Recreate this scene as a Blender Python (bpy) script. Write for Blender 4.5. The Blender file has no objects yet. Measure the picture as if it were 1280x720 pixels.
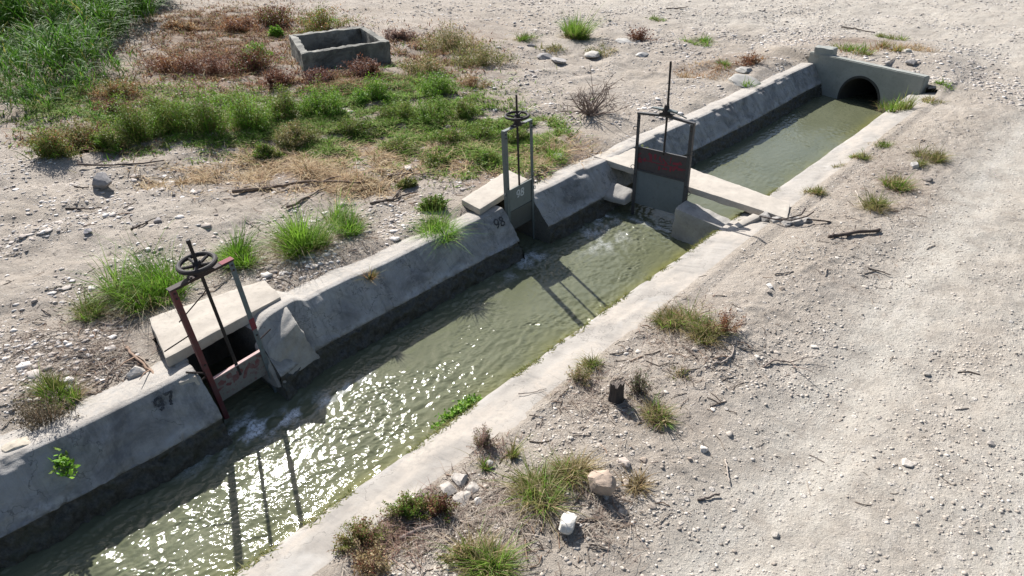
import bpy, bmesh, math, random
import numpy as np
from mathutils import Vector, Matrix, Euler

random.seed(7)
RNG = np.random.default_rng(11)
D = bpy.data
SC = bpy.context.scene
COL = SC.collection

# ------------------------------------------------------------------ view maths
F_PX, H_CAM = 870.0, 4.6
PITCH = math.atan(520.0 / F_PX)
PSI = math.atan(890.0 * math.cos(PITCH) / F_PX)
_fw = np.array([-math.sin(PSI), math.cos(PSI), 0.0])
_rt = np.array([math.cos(PSI), math.sin(PSI), 0.0])
_up = np.array([0, 0, 1.0])
_F = _fw * math.cos(PITCH) - _up * math.sin(PITCH)
_U = _fw * math.sin(PITCH) + _up * math.cos(PITCH)
_C = np.array([0, 0, H_CAM])


def at(px, py, z=0.0):
    """the place on the level z that is seen at a point of the photograph"""
    d = _F * F_PX + _rt * (px - 640) + _U * (360 - py)
    return _C + d * ((z - H_CAM) / d[2])


def seen(x, y, z=0.0):
    P = np.stack([np.asarray(x, float), np.asarray(y, float), np.zeros_like(np.asarray(x, float)) + z], -1) - _C
    zc = P @ _F
    zc = np.where(zc < 0.1, 0.1, zc)
    return 640 + F_PX * (P @ _rt) / zc, 360 - F_PX * (P @ _U) / zc


# ------------------------------------------------------------------ noise
def _hash(ix, iy, seed):
    h = (ix.astype(np.int64) * 374761393 + iy.astype(np.int64) * 668265263 + seed * 1442695041) & 0x7FFFFFFF
    h = ((h ^ (h >> 13)) * 1274126177) & 0x7FFFFFFF
    return (h ^ (h >> 16)) & 0x7FFFFFFF


def perlin(x, y, seed=0):
    x = np.asarray(x, float); y = np.asarray(y, float)
    x0 = np.floor(x); y0 = np.floor(y)
    fx = x - x0; fy = y - y0
    ix = x0.astype(np.int64); iy = y0.astype(np.int64)

    def g(a, b, dx, dy):
        t = _hash(a, b, seed) / 0x7FFFFFFF * 6.2831853
        return np.cos(t) * dx + np.sin(t) * dy
    u = fx * fx * fx * (fx * (fx * 6 - 15) + 10); v = fy * fy * fy * (fy * (fy * 6 - 15) + 10)
    a = g(ix, iy, fx, fy); b = g(ix + 1, iy, fx - 1, fy)
    c = g(ix, iy + 1, fx, fy - 1); d = g(ix + 1, iy + 1, fx - 1, fy - 1)
    return ((a + (b - a) * u) * (1 - v) + (c + (d - c) * u) * v) * 1.5


def fbm(x, y, seed=0, octv=3, gain=0.5):
    s = 0; a = 1.0; f = 1.0
    for k in range(octv):
        s = s + a * perlin(np.asarray(x) * f, np.asarray(y) * f, seed + k * 17)
        a *= gain; f *= 2.03
    return s


def sst(a, b, x):
    t = np.clip((np.asarray(x, float) - a) / (b - a), 0, 1)
    return t * t * (3 - 2 * t)


# ------------------------------------------------------------------ mesh helpers
def mesh_np(name, V, Fq, mat=None, smooth=True, color=None, attrs=None, mats=None, midx=None):
    """mesh from numpy: V (n,3), Fq (m,k) faces of k corners"""
    me = D.meshes.new(name)
    V = np.asarray(V, np.float32); Fq = np.asarray(Fq, np.int32)
    m, k = Fq.shape
    me.vertices.add(len(V)); me.vertices.foreach_set('co', V.ravel())
    me.loops.add(m * k); me.loops.foreach_set('vertex_index', Fq.ravel())
    me.polygons.add(m); me.polygons.foreach_set('loop_start', np.arange(0, m * k, k, dtype=np.int32))
    if smooth:
        me.polygons.foreach_set('use_smooth', np.ones(m, bool))
    for mm in (mats or ([mat] if mat else [])):
        me.materials.append(mm)
    if midx is not None:
        me.polygons.foreach_set('material_index', np.asarray(midx, np.int32))
    me.update(calc_edges=True)
    if color is not None:
        at_ = me.attributes.new('Col', 'FLOAT_COLOR', 'POINT')
        c4 = np.ones((len(V), 4), np.float32); c4[:, :3] = color
        at_.data.foreach_set('color', c4.ravel())
    for an, av in (attrs or {}).items():
        at_ = me.attributes.new(an, 'FLOAT', 'POINT')
        at_.data.foreach_set('value', np.asarray(av, np.float32).ravel())
    return me


def link(name, me, parent=None):
    o = D.objects.new(name, me); COL.objects.link(o)
    if parent is not None:
        o.parent = parent
    return o


def tag(o, label, cat, group=None):
    o['label'] = label; o['category'] = cat
    if group:
        o['group'] = group
    return o


def struct(o, kind='structure'):
    o['kind'] = kind
    return o


def stuff(o, label, cat):
    o['kind'] = 'stuff'; o['label'] = label; o['category'] = cat
    return o


def root(name, loc, label, cat, rot=(0, 0, 0), group=None):
    o = D.objects.new(name, None); COL.objects.link(o)
    o.location = loc; o.rotation_euler = rot; o.empty_display_size = 0.2
    return tag(o, label, cat, group)


def from_bm(name, bm, mat, parent=None, smooth=False, angle=None):
    me = D.meshes.new(name)
    bmesh.ops.recalc_face_normals(bm, faces=bm.faces)
    bm.to_mesh(me); bm.free()
    for mm in (mat if isinstance(mat, (list, tuple)) else [mat]):
        me.materials.append(mm)
    if smooth:
        me.polygons.foreach_set('use_smooth', np.ones(len(me.polygons), bool))
        if angle:
            me.set_sharp_from_angle(angle=math.radians(angle))
    return link(name, me, parent)


def bm_hexa(bm, P, bevel=0.0):
    """solid from 8 points: bottom 4 then top 4"""
    vs = [bm.verts.new(p) for p in P]
    fs = [bm.faces.new([vs[i] for i in q]) for q in ((3, 2, 1, 0), (4, 5, 6, 7), (0, 1, 5, 4), (1, 2, 6, 5), (2, 3, 7, 6), (3, 0, 4, 7))]
    if bevel:
        es = list({e for f in fs for e in f.edges})
        bmesh.ops.bevel(bm, geom=es, offset=bevel, segments=2, affect='EDGES', profile=0.6)
    return vs


def bm_box(bm, x0, x1, y0, y1, z0, z1, bevel=0.0):
    return bm_hexa(bm, [(x0, y0, z0), (x1, y0, z0), (x1, y1, z0), (x0, y1, z0), (x0, y0, z1), (x1, y0, z1), (x1, y1, z1), (x0, y1, z1)], bevel)


def bm_tube(bm, pts, rad, n=8, cap=True):
    """round bar along points"""
    pts = [Vector(p) for p in pts]
    rads = rad if isinstance(rad, (list, tuple)) else [rad] * len(pts)
    rings = []
    prev = None
    for i, p in enumerate(pts):
        t = (pts[min(i + 1, len(pts) - 1)] - pts[max(i - 1, 0)]).normalized()
        a = prev if prev is not None else (Vector((0, 0, 1)) if abs(t.z) < 0.9 else Vector((1, 0, 0)))
        u = (a - t * a.dot(t)).normalized(); v = t.cross(u); prev = u
        rings.append([bm.verts.new(p + (u * math.cos(2 * math.pi * k / n) + v * math.sin(2 * math.pi * k / n)) * rads[i]) for k in range(n)])
    for A, B in zip(rings, rings[1:]):
        for k in range(n):
            bm.faces.new((A[k], A[(k + 1) % n], B[(k + 1) % n], B[k]))
    if cap:
        bm.faces.new(list(reversed(rings[0]))); bm.faces.new(rings[-1])


def bm_torus(bm, c, R, r, n=40, m=10, tilt=None):
    c = Vector(c); M = tilt or Matrix.Identity(3)
    rings = []
    for i in range(n):
        a = 2 * math.pi * i / n
        rings.append([bm.verts.new(c + M @ Vector(((R + r * math.cos(2 * math.pi * k / m)) * math.cos(a), (R + r * math.cos(2 * math.pi * k / m)) * math.sin(a), r * math.sin(2 * math.pi * k / m)))) for k in range(m)])
    for i in range(n):
        A, B = rings[i], rings[(i + 1) % n]
        for k in range(m):
            bm.faces.new((A[k], B[k], B[(k + 1) % m], A[(k + 1) % m]))


def roughen(bm, cuts_len, amp, seed, freq=4.0):
    """cut long edges and push the surface about, for worn concrete"""
    for _ in range(6):
        es = [e for e in bm.edges if e.calc_length() > cuts_len]
        if not es:
            break
        bmesh.ops.subdivide_edges(bm, edges=es, cuts=1, use_grid_fill=True)
        if len(bm.verts) > 30000:
            break
    bmesh.ops.triangulate(bm, faces=[f for f in bm.faces if len(f.verts) > 4])
    bm.normal_update()
    co = np.array([v.co[:] for v in bm.verts]); nn = np.array([v.normal[:] for v in bm.verts])
    d = amp * (fbm((co[:, 0] + co[:, 2] * .7) * freq, (co[:, 1] - co[:, 2] * .9) * freq, seed, 4, .55))
    co = co + nn * d[:, None]
    for v, c in zip(bm.verts, co):
        v.co = c


# ------------------------------------------------------------------ materials
def nodes_of(m):
    m.use_nodes = True
    return m.node_tree.nodes, m.node_tree.links, m.node_tree.nodes['Principled BSDF']


def ramp(N, stops):
    r = N.new('ShaderNodeValToRGB')
    e = r.color_ramp.elements
    while len(e) > 1:
        e.remove(e[-1])
    for i, (p, c) in enumerate(stops):
        k = e[0] if i == 0 else e.new(p)
        k.position = p; k.color = (c[0], c[1], c[2], 1) if len(c) == 3 else c
    return r


def noise(N, L, vec, scale, detail=5, rough=.6, dist=0.0):
    n = N.new('ShaderNodeTexNoise'); n.inputs['Scale'].default_value = scale
    n.inputs['Detail'].default_value = detail; n.inputs['Roughness'].default_value = rough
    n.inputs['Distortion'].default_value = dist
    L.new(vec, n.inputs['Vector'])
    return n


def mixc(N, L, fac, a, b, mode='MIX'):
    m = N.new('ShaderNodeMix'); m.data_type = 'RGBA'; m.blend_type = mode
    for s, v in ((m.inputs[0], fac), (m.inputs[6], a), (m.inputs[7], b)):
        if isinstance(v, (int, float)):
            s.default_value = v
        elif isinstance(v, tuple):
            s.default_value = (v[0], v[1], v[2], 1)
        else:
            L.new(v, s)
    return m.outputs[2]


def mapr(N, L, v, a, b, c=0.0, d=1.0):
    m = N.new('ShaderNodeMapRange'); m.inputs[1].default_value = a; m.inputs[2].default_value = b
    m.inputs[3].default_value = c; m.inputs[4].default_value = d
    L.new(v, m.inputs[0])
    return m.outputs[0]


def mth(N, L, op, a, b):
    m = N.new('ShaderNodeMath'); m.operation = op
    for s, v in ((m.inputs[0], a), (m.inputs[1], b)):
        if isinstance(v, (int, float)):
            s.default_value = v
        else:
            L.new(v, s)
    return m.outputs[0]


def attr(N, name):
    a = N.new('ShaderNodeAttribute'); a.attribute_name = name
    return a


def bump(N, L, h, bsdf, strength=.5, dist=.02, prev=None):
    b = N.new('ShaderNodeBump'); b.inputs['Strength'].default_value = strength; b.inputs['Distance'].default_value = dist
    L.new(h, b.inputs['Height'])
    if prev is not None:
        L.new(prev, b.inputs['Normal'])
    if bsdf is not None:
        L.new(b.outputs[0], bsdf.inputs['Normal'])
    return b.outputs[0]


def objco(N):
    return N.new('ShaderNodeTexCoord').outputs['Object']


def mat_concrete(name, light=(.46, .425, .38), dark=(.26, .245, .225), stain=(.13, .12, .105), stain_amt=.5, bumpd=.012, wet_attr=False, dustc=(.41, .365, .312)):
    m = D.materials.new(name); N, L, B = nodes_of(m)
    co = objco(N)
    n1 = noise(N, L, co, 2.3, 8, .65, .3); n2 = noise(N, L, co, 14, 6, .65); n3 = noise(N, L, co, 70, 4, .7)
    c = mixc(N, L, mapr(N, L, n1.outputs[0], .38, .66), light, dark)
    c = mixc(N, L, mapr(N, L, n2.outputs[0], .52, .75, 0, .55), c, tuple(x * .62 for x in dark))
    c = mixc(N, L, mapr(N, L, n3.outputs[0], .55, .72, 0, .45), c, tuple(min(1, x * 1.12) for x in light))
    n4 = noise(N, L, co, 1.1, 9, .72, .8)
    c = mixc(N, L, mapr(N, L, n4.outputs[0], .47, .62, 0, stain_amt), c, stain)
    B.inputs['Roughness'].default_value = .92
    if wet_attr:
        w = attr(N, 'wet_and_shade')
        agg = noise(N, L, co, 26, 6, .75)
        ms = N.new('ShaderNodeMapping'); ms.inputs['Scale'].default_value = (.9, 11, .9); L.new(co, ms.inputs['Vector'])
        sk = noise(N, L, ms.outputs[0], 1.0, 5, .65)
        c = mixc(N, L, mapr(N, L, sk.outputs[0], .52, .72, 0, .5), c, (.115, .112, .108))
        ns = noise(N, L, co, .9, 4, .6, 1.2)
        c = mixc(N, L, mapr(N, L, ns.outputs[0], .56, .64, 0, .35), c, (.36, .35, .335))
        vk = N.new('ShaderNodeTexVoronoi'); vk.feature = 'DISTANCE_TO_EDGE'; vk.inputs['Scale'].default_value = 1.15
        wv = N.new('ShaderNodeVectorMath'); wv.operation = 'ADD'
        wn_ = noise(N, L, co, 3.0, 4, .6); L.new(co, wv.inputs[0]); L.new(wn_.outputs['Color'], wv.inputs[1]); L.new(wv.outputs[0], vk.inputs['Vector'])
        c = mixc(N, L, mapr(N, L, vk.outputs['Distance'], .012, .002, 0, .6), c, (.06, .057, .053))
        du = attr(N, 'dust').outputs['Fac']; bl = attr(N, 'bloom').outputs['Fac']
        c = mixc(N, L, mth(N, L, 'MULTIPLY', du, mapr(N, L, n2.outputs[0], .35, .6, .35, 1)), c, dustc)
        c = mixc(N, L, mth(N, L, 'MULTIPLY', bl, mapr(N, L, n2.outputs[0], .38, .6, .1, .9)), c, (.46, .45, .44))
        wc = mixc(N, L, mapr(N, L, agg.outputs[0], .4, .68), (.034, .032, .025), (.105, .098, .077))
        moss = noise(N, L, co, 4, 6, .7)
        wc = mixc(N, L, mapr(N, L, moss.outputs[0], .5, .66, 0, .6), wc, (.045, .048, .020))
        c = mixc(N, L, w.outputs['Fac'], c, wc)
        L.new(mapr(N, L, w.outputs['Fac'], 0, 1, .92, .55), B.inputs['Roughness'])
    L.new(c, B.inputs['Base Color'])
    h = mth(N, L, 'ADD', mth(N, L, 'MULTIPLY', n2.outputs[0], .7), mth(N, L, 'MULTIPLY', n3.outputs[0], .4))
    bump(N, L, h, B, .7, bumpd)
    return m


def mat_paint(name, base, worn, rust, worn_amt=.5, rust_amt=.5, rough=.65, scale=6):
    m = D.materials.new(name); N, L, B = nodes_of(m)
    co = objco(N)
    n1 = noise(N, L, co, scale, 8, .7, .4); n2 = noise(N, L, co, scale * 4.3, 6, .7); n3 = noise(N, L, co, 90, 3, .6)
    c = mixc(N, L, mapr(N, L, n1.outputs[0], .45, .62, 0, worn_amt), base, worn)
    c = mixc(N, L, mapr(N, L, n2.outputs[0], .52, .68, 0, rust_amt), c, rust)
    L.new(c, B.inputs['Base Color'])
    B.inputs['Roughness'].default_value = rough
    bump(N, L, mth(N, L, 'ADD', n2.outputs[0], n3.outputs[0]), B, .35, .004)
    return m


def mat_blade(name, trans=.42, rough=.5):
    m = D.materials.new(name); N, L, B = nodes_of(m)
    a = attr(N, 'Col')
    L.new(a.outputs['Color'], B.inputs['Base Color'])
    B.inputs['Roughness'].default_value = rough
    B.inputs['Specular IOR Level'].default_value = .15
    t = N.new('ShaderNodeBsdfTranslucent'); L.new(a.outputs['Color'], t.inputs['Color'])
    mx = N.new('ShaderNodeMixShader'); mx.inputs[0].default_value = trans
    L.new(B.outputs[0], mx.inputs[1]); L.new(t.outputs[0], mx.inputs[2])
    L.new(mx.outputs[0], N['Material Output'].inputs['Surface'])
    return m


def mat_attr(name, rough=.9, bscale=60, bdist=.004, mottled=True):
    m = D.materials.new(name); N, L, B = nodes_of(m)
    a = attr(N, 'Col'); co = objco(N)
    n = noise(N, L, co, bscale, 5, .7)
    c = a.outputs['Color']
    if mottled:
        c = mixc(N, L, mapr(N, L, n.outputs[0], .35, .7, .15, .6), c, mixc(N, L, 1.0, c, (.72, .69, .66), 'MULTIPLY'))
    L.new(c, B.inputs['Base Color']); B.inputs['Roughness'].default_value = rough
    bump(N, L, n.outputs[0], B, .5, bdist)
    return m


def mat_ground():
    m = D.materials.new('dirt_and_gravel'); N, L, B = nodes_of(m)
    co = objco(N)
    tr = attr(N, 'track').outputs['Fac']; so = attr(N, 'soil').outputs['Fac']; li = attr(N, 'litter').outputs['Fac']
    big = noise(N, L, co, .45, 6, .6, .5); med = noise(N, L, co, 2.6, 7, .68, .3); fine = noise(N, L, co, 17, 7, .72); grit = noise(N, L, co, 85, 4, .75)
    base = mixc(N, L, mapr(N, L, big.outputs[0], .35, .65), (.345, .297, .242), (.41, .36, .304))
    base = mixc(N, L, tr, base, (.472, .435, .375))
    mr = N.new('ShaderNodeMapping'); mr.inputs['Scale'].default_value = (5.5, .28, 1); mr.inputs['Rotation'].default_value = (0, 0, .04); L.new(co, mr.inputs['Vector'])
    rn = noise(N, L, mr.outputs[0], 1.0, 4, .55, .3)
    base = mixc(N, L, mth(N, L, 'MULTIPLY', tr, mapr(N, L, rn.outputs[0], .5, .66, 0, .42)), base, (.37, .325, .275))
    base = mixc(N, L, mth(N, L, 'MULTIPLY', tr, mapr(N, L, rn.outputs[0], .46, .34, 0, .5)), base, (.56, .515, .455))
    base = mixc(N, L, mth(N, L, 'MULTIPLY', mapr(N, L, med.outputs[0], .46, .66), .5), base, (.25, .21, .172))
    base = mixc(N, L, so, base, mixc(N, L, mapr(N, L, fine.outputs[0], .35, .7), (.165, .112, .08), (.26, .192, .137)))
    base = mixc(N, L, li, base, mixc(N, L, mapr(N, L, grit.outputs[0], .35, .7), (.19, .15, .12), (.36, .30, .24)))
    base = mixc(N, L, mapr(N, L, fine.outputs[0], .55, .76, 0, .5), base, (.52, .47, .415))
    base = mixc(N, L, mapr(N, L, fine.outputs[0], .45, .27, 0, .5), base, (.235, .192, .155))
    # small embedded stones
    v1 = N.new('ShaderNodeTexVoronoi'); v1.inputs['Scale'].default_value = 26; L.new(co, v1.inputs['Vector'])
    v2 = N.new('ShaderNodeTexVoronoi'); v2.inputs['Scale'].default_value = 11; L.new(co, v2.inputs['Vector'])
    sepc = N.new('ShaderNodeSeparateColor'); L.new(v1.outputs['Color'], sepc.inputs[0])
    sepd = N.new('ShaderNodeSeparateColor'); L.new(v2.outputs['Color'], sepd.inputs[0])
    k1 = mth(N, L, 'MULTIPLY', mapr(N, L, v1.outputs['Distance'], .36, .26), mapr(N, L, sepc.outputs[0], .52, .56))
    k2 = mth(N, L, 'MULTIPLY', mapr(N, L, v2.outputs['Distance'], .33, .24), mapr(N, L, sepd.outputs[0], .74, .78))
    hide = mapr(N, L, med.outputs[0], .62, .42, .15, 1.0)
    k1 = mth(N, L, 'MULTIPLY', k1, hide); k2 = mth(N, L, 'MULTIPLY', k2, hide)
    st1 = ramp(N, [(0, (.31, .265, .225)), (.5, (.46, .41, .355)), (1, (.62, .575, .52))]); L.new(sepc.outputs[1], st1.inputs[0])
    st2 = ramp(N, [(0, (.35, .30, .26)), (.5, (.51, .455, .40)), (1, (.65, .60, .55))]); L.new(sepd.outputs[1], st2.inputs[0])
    base = mixc(N, L, mth(N, L, 'MULTIPLY', k1, .75), base, st1.outputs[0])
    base = mixc(N, L, mth(N, L, 'MULTIPLY', k2, .75), base, st2.outputs[0])
    gr = mapr(N, L, grit.outputs[0], .35, .68, .82, 1.12)
    cmb = N.new('ShaderNodeCombineColor')
    for i in range(3):
        L.new(gr, cmb.inputs[i])
    base = mixc(N, L, 1.0, base, cmb.outputs[0], 'MULTIPLY')
    L.new(base, B.inputs['Base Color'])
    B.inputs['Roughness'].default_value = .95; B.inputs['Specular IOR Level'].default_value = .2
    h = mth(N, L, 'ADD', mth(N, L, 'MULTIPLY', fine.outputs[0], 1.4), mth(N, L, 'MULTIPLY', grit.outputs[0], .45))
    h = mth(N, L, 'ADD', h, mth(N, L, 'ADD', mth(N, L, 'MULTIPLY', k1, .55), mth(N, L, 'MULTIPLY', k2, .9)))
    bump(N, L, h, B, .9, .028)
    return m


def mat_water():
    m = D.materials.new('murky_canal_water'); N, L, B = nodes_of(m)
    co = objco(N)
    mp = N.new('ShaderNodeMapping'); mp.inputs['Scale'].default_value = (1.0, .55, 1.0); L.new(co, mp.inputs['Vector'])
    n1 = noise(N, L, mp.outputs[0], 22, 4, .6, .6); n2 = noise(N, L, mp.outputs[0], 75, 3, .6, .4)
    big = noise(N, L, mp.outputs[0], 1.2, 4, .6, .5)
    c = mixc(N, L, mapr(N, L, big.outputs[0], .3, .7), (.098, .105, .063), (.130, .136, .086))
    sh = attr(N, 'shallow').outputs['Fac']
    c = mixc(N, L, sh, c, (.17, .165, .05))
    fo = attr(N, 'foam').outputs['Fac']
    ff = noise(N, L, co, 28, 6, .75, .6)
    fk = mth(N, L, 'MULTIPLY', fo, mapr(N, L, ff.outputs[0], .36, .56))
    c = mixc(N, L, fk, c, (.80, .81, .82))
    L.new(c, B.inputs['Base Color'])
    B.inputs['IOR'].default_value = 1.33; B.inputs['Specular IOR Level'].default_value = .4
    L.new(mapr(N, L, fk, 0, 1, .055, .6), B.inputs['Roughness'])
    h = mth(N, L, 'ADD', n1.outputs[0], mth(N, L, 'MULTIPLY', n2.outputs[0], .35))
    calm = attr(N, 'calm').outputs['Fac']
    b = N.new('ShaderNodeBump'); b.inputs['Distance'].default_value = .013
    L.new(mapr(N, L, calm, 0, 1, .22, .2), b.inputs['Strength'])
    L.new(h, b.inputs['Height']); L.new(b.outputs[0], B.inputs['Normal'])
    return m


M_GROUND = mat_ground()
M_WATER = mat_water()
M_WALL = mat_concrete('canal_wall_concrete', (.365, .35, .325), (.245, .236, .222), (.10, .098, .097), .8, .026, True)
M_APRON = mat_concrete('bank_concrete', (.325, .30, .268), (.25, .23, .204), (.18, .165, .146), .6, .012, True, (.375, .33, .28))
M_SLAB = mat_concrete('slab_concrete', (.46, .41, .345), (.38, .335, .28), (.29, .255, .21), .4, .007)
M_SLAB2 = mat_concrete('bridge_concrete', (.47, .42, .355), (.40, .355, .30), (.31, .275, .23), .35, .006)
M_OLD = mat_concrete('old_block_concrete', (.40, .375, .335), (.27, .25, .225), (.15, .14, .12), .55, .014)
M_HEAD = mat_concrete('headwall_concrete', (.30, .305, .275), (.255, .262, .235), (.17, .175, .155), .35, .006)
M_BASIN = mat_concrete('basin_concrete', (.25, .24, .205), (.135, .13, .113), (.05, .048, .04), .8, .018)
M_PIPE = mat_concrete('dark_pipe_concrete', (.05, .05, .045), (.035, .034, .03), (.02, .02, .017), .5, .01)  # pipe concrete coloured nearly black throughout
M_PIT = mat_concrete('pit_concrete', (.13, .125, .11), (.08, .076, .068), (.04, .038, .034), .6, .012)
M_MAROON = mat_paint('maroon_post_paint', (.115, .022, .026), (.075, .055, .055), (.085, .04, .028), .55, .5)
M_BLUEGREY = mat_paint('bluegrey_post_paint', (.105, .135, .145), (.15, .175, .18), (.12, .05, .035), .5, .55)
M_GREENGREY = mat_paint('greengrey_post_paint', (.115, .135, .13), (.165, .18, .17), (.085, .07, .055), .5, .45)
M_DARKSTEEL = mat_paint('dark_gate_paint', (.052, .052, .053), (.08, .075, .075), (.10, .045, .035), .5, .55)
M_RUST = mat_paint('rusted_bar', (.042, .026, .022), (.028, .02, .018), (.095, .042, .028), .6, .45, .8)
M_SPINDLE = mat_paint('greased_spindle', (.020, .016, .015), (.028, .02, .017), (.05, .028, .02), .5, .5, .78)
M_PLATE98 = mat_paint('grey_gate_plate', (.165, .18, .165), (.205, .22, .205), (.115, .12, .105), .5, .4, .7, 4)
M_PLATE98B = mat_paint('wet_gate_plate', (.075, .08, .073), (.095, .10, .092), (.055, .05, .04), .5, .5, .5, 4)
M_PLATE_UP = mat_paint('rusty_upper_plate', (.062, .050, .050), (.085, .07, .07), (.085, .038, .034), .6, .6, .7, 5)
M_PLATE_LOW = mat_paint('bluegrey_lower_plate', (.13, .148, .155), (.165, .18, .185), (.09, .09, .085), .5, .4, .6, 4)
M_PLATE97 = mat_paint('weathered_gate_plate', (.17, .165, .15), (.22, .21, .19), (.145, .035, .035), .6, .75, .75, 5)
M_PINKTOP = mat_paint('pale_red_edge', (.50, .36, .33), (.42, .20, .19), (.55, .45, .41), .5, .5, .8, 9)
M_REDPAINT = mat_paint('faded_red_paint', (.20, .026, .04), (.15, .03, .04), (.10, .045, .045), .6, .55, .8, 12)
M_STAIN = mat_paint('flaking_red_stain', (.15, .055, .055), (.18, .13, .12), (.10, .05, .045), .7, .5, .8, 14)
M_WHITEPAINT = mat_paint('faded_white_paint', (.62, .63, .62), (.45, .46, .45), (.3, .3, .29), .6, .5, .8, 12)
M_BLACKPAINT = mat_paint('black_stencil_paint', (.03, .03, .033), (.085, .082, .08), (.20, .195, .188), .7, .75, .85, 18)
M_BLADE = mat_blade('grass_blade', .45)
M_LEAF = mat_blade('weed_leaf', .38)
M_REED = mat_blade('reed_leaf', .38, .62)
M_DRY = mat_blade('dry_stem', .22, .8)
M_STONE = mat_attr('pebble_stone', .92, 55, .004)
M_ROCK = mat_attr('field_rock', .9, 28, .012)
M_WOOD = mat_attr('weathered_wood', .9, 45, .006)

# ------------------------------------------------------------------ ground
WATER_Z = -0.74
HEAD_A, HEAD_B = np.array([-6.98, 20.52]), np.array([-3.78, 19.58])


def head_y(x):
    return HEAD_A[1] + (np.asarray(x) - HEAD_A[0]) * (HEAD_B[1] - HEAD_A[1]) / (HEAD_B[0] - HEAD_A[0])


AP = np.array([(-2.7, -.22, 0), (-3.10, -.045, 0), (-3.30, -.015, 0), (-3.62, -.075, 0), (-4.00, -.165, .0), (-4.022, -.178, .3), (-4.04, -.22, 1), (-4.16, -1.15, 1)])


def apron_z(x):
    return np.interp(x, AP[::-1, 0], AP[::-1, 1])



def blobs(x, y, lst):
    """smooth patches: (px, py, half width px, half height px, weight) on the ground"""
    px, py = seen(x, y, 0)
    s = np.zeros_like(px)
    for (cx, cy, a, b, w) in lst:
        s = np.maximum(s, w * np.exp(-(((px - cx) / a) ** 2 + ((py - cy) / b) ** 2)))
    return s


SOIL = [(300, 60, 130, 45, 1), (250, 110, 150, 50, .9), (520, 150, 110, 75, .95), (380, 210, 120, 40, .9), (620, 210, 60, 35, .9), (120, 170, 110, 30, .6),
        (720, 190, 45, 25, .7), (60, 100, 120, 60, .8), (580, 70, 70, 40, .6), (900, 80, 60, 14, .6), (1090, 60, 70, 12, .7), (1120, 240, 60, 40, .35)]
LITTER = [(120, 440, 110, 65, .75), (170, 470, 60, 40, .8), (470, 330, 70, 40, .45), (860, 410, 60, 45, .5), (760, 500, 90, 40, .4), (520, 640, 110, 45, .55), (690, 640, 90, 50, .45),
          (1060, 310, 70, 40, .35), (330, 330, 110, 35, .55), (1110, 210, 60, 60, .4), (740, 130, 40, 18, .5)]


def ground_h(x, y):
    x = np.asarray(x, float); y = np.asarray(y, float)
    dl = sst(-7.3, -9.5, x); dr = sst(-3.1, -1.0, x)
    free = np.maximum(dl, dr)
    free = np.maximum(free, sst(20.6, 23, y))
    far = 1 - sst(30, 80, np.hypot(x, y))
    h = free * (.10 * fbm(x * .16, y * .16, 3, 3) + .045 * fbm(x * .7, y * .7, 5, 3)) * (0.3 + .7 * far)
    lane = np.maximum(np.exp(-((x + 1.0 + .25 * np.sin(y * .12)) / .45) ** 2), np.exp(-((x - .75 + .25 * np.sin(y * .12)) / .45) ** 2)) * (x > -3)
    berm = np.exp(-((x + 2.45) / .55) ** 2) * (1 - sst(19, 22, y))
    rough = .75 + .75 * dl + .7 * berm - .35 * lane * dr
    h = h - .028 * lane + .055 * berm * (.75 + .6 * fbm(x * .6, y * .35, 8, 2))
    h = h + rough * far * (.020 * fbm(x * 2.3, y * 2.3, 21, 3) * (.35 + .65 * free) + .0085 * fbm(x * 8.5, y * 8.5, 31, 3, .6))
    # lumpy clods where nobody drives
    cl = np.maximum(perlin(x * 6.1, y * 6.1, 77) - .12, 0)
    h = h + .045 * cl * (berm * .8 + .25 * dl) * far
    # the ragged join with the wall tops, and the fill over the culvert
    nearc = 1 - sst(20.3, 22, y)
    h = h + nearc * np.where(x < -5, -.065 + .145 * sst(-6.93, -7.45, x + .07 * perlin(y * 1.6, x * 2, 19)) * (.6 + .5 * perlin(y * 1.3, x * 1.3, 9)), 0)
    edge_n = .13 * perlin(y * .9, x * 0, 15) + .09 * perlin(y * 2.9, x * 2, 16) + .04 * perlin(y * 9, x * 9, 17)
    spill = -.035 + .055 * sst(-3.78, -3.34, x + 1.35 * edge_n)
    wz = (1 - sst(-3.25, -2.8, x)) * (x > -5) * nearc
    h = h * (1 - .55 * wz) + wz * (apron_z(np.maximum(x, -4.0)) * (x < -3.1) + (x >= -3.1) * -.03) + nearc * np.where(x > -5, spill, 0) * (.4 + .6 * wz)
    hb = .27 * sst(-.1, .25, y - head_y(x)) * sst(-9.3, -7.2, x) * (1 - sst(-4.1, -2.6, x)) * (1 - sst(22.0, 26.5, y))
    h = h + hb
    h = h + .16 * np.exp(-((x + 8.2) / 1.0) ** 2 - ((y - 19.2) / 1.3) ** 2)
    return h


def gz(x, y):
    return float(ground_h(np.array([x]), np.array([y]))[0])


def axis_steps(segs):
    out = [segs[0][0]]
    for (a, b, s0, s1) in segs:
        x = a
        n = max(2, int((b - a) / ((s0 + s1) / 2)))
        t = np.linspace(0, 1, n + 1)[1:]
        w = s0 * t + (s1 - s0) * t * t / 2
        out.extend(list(a + (b - a) * w / w[-1]))
    return np.array(out)


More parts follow.
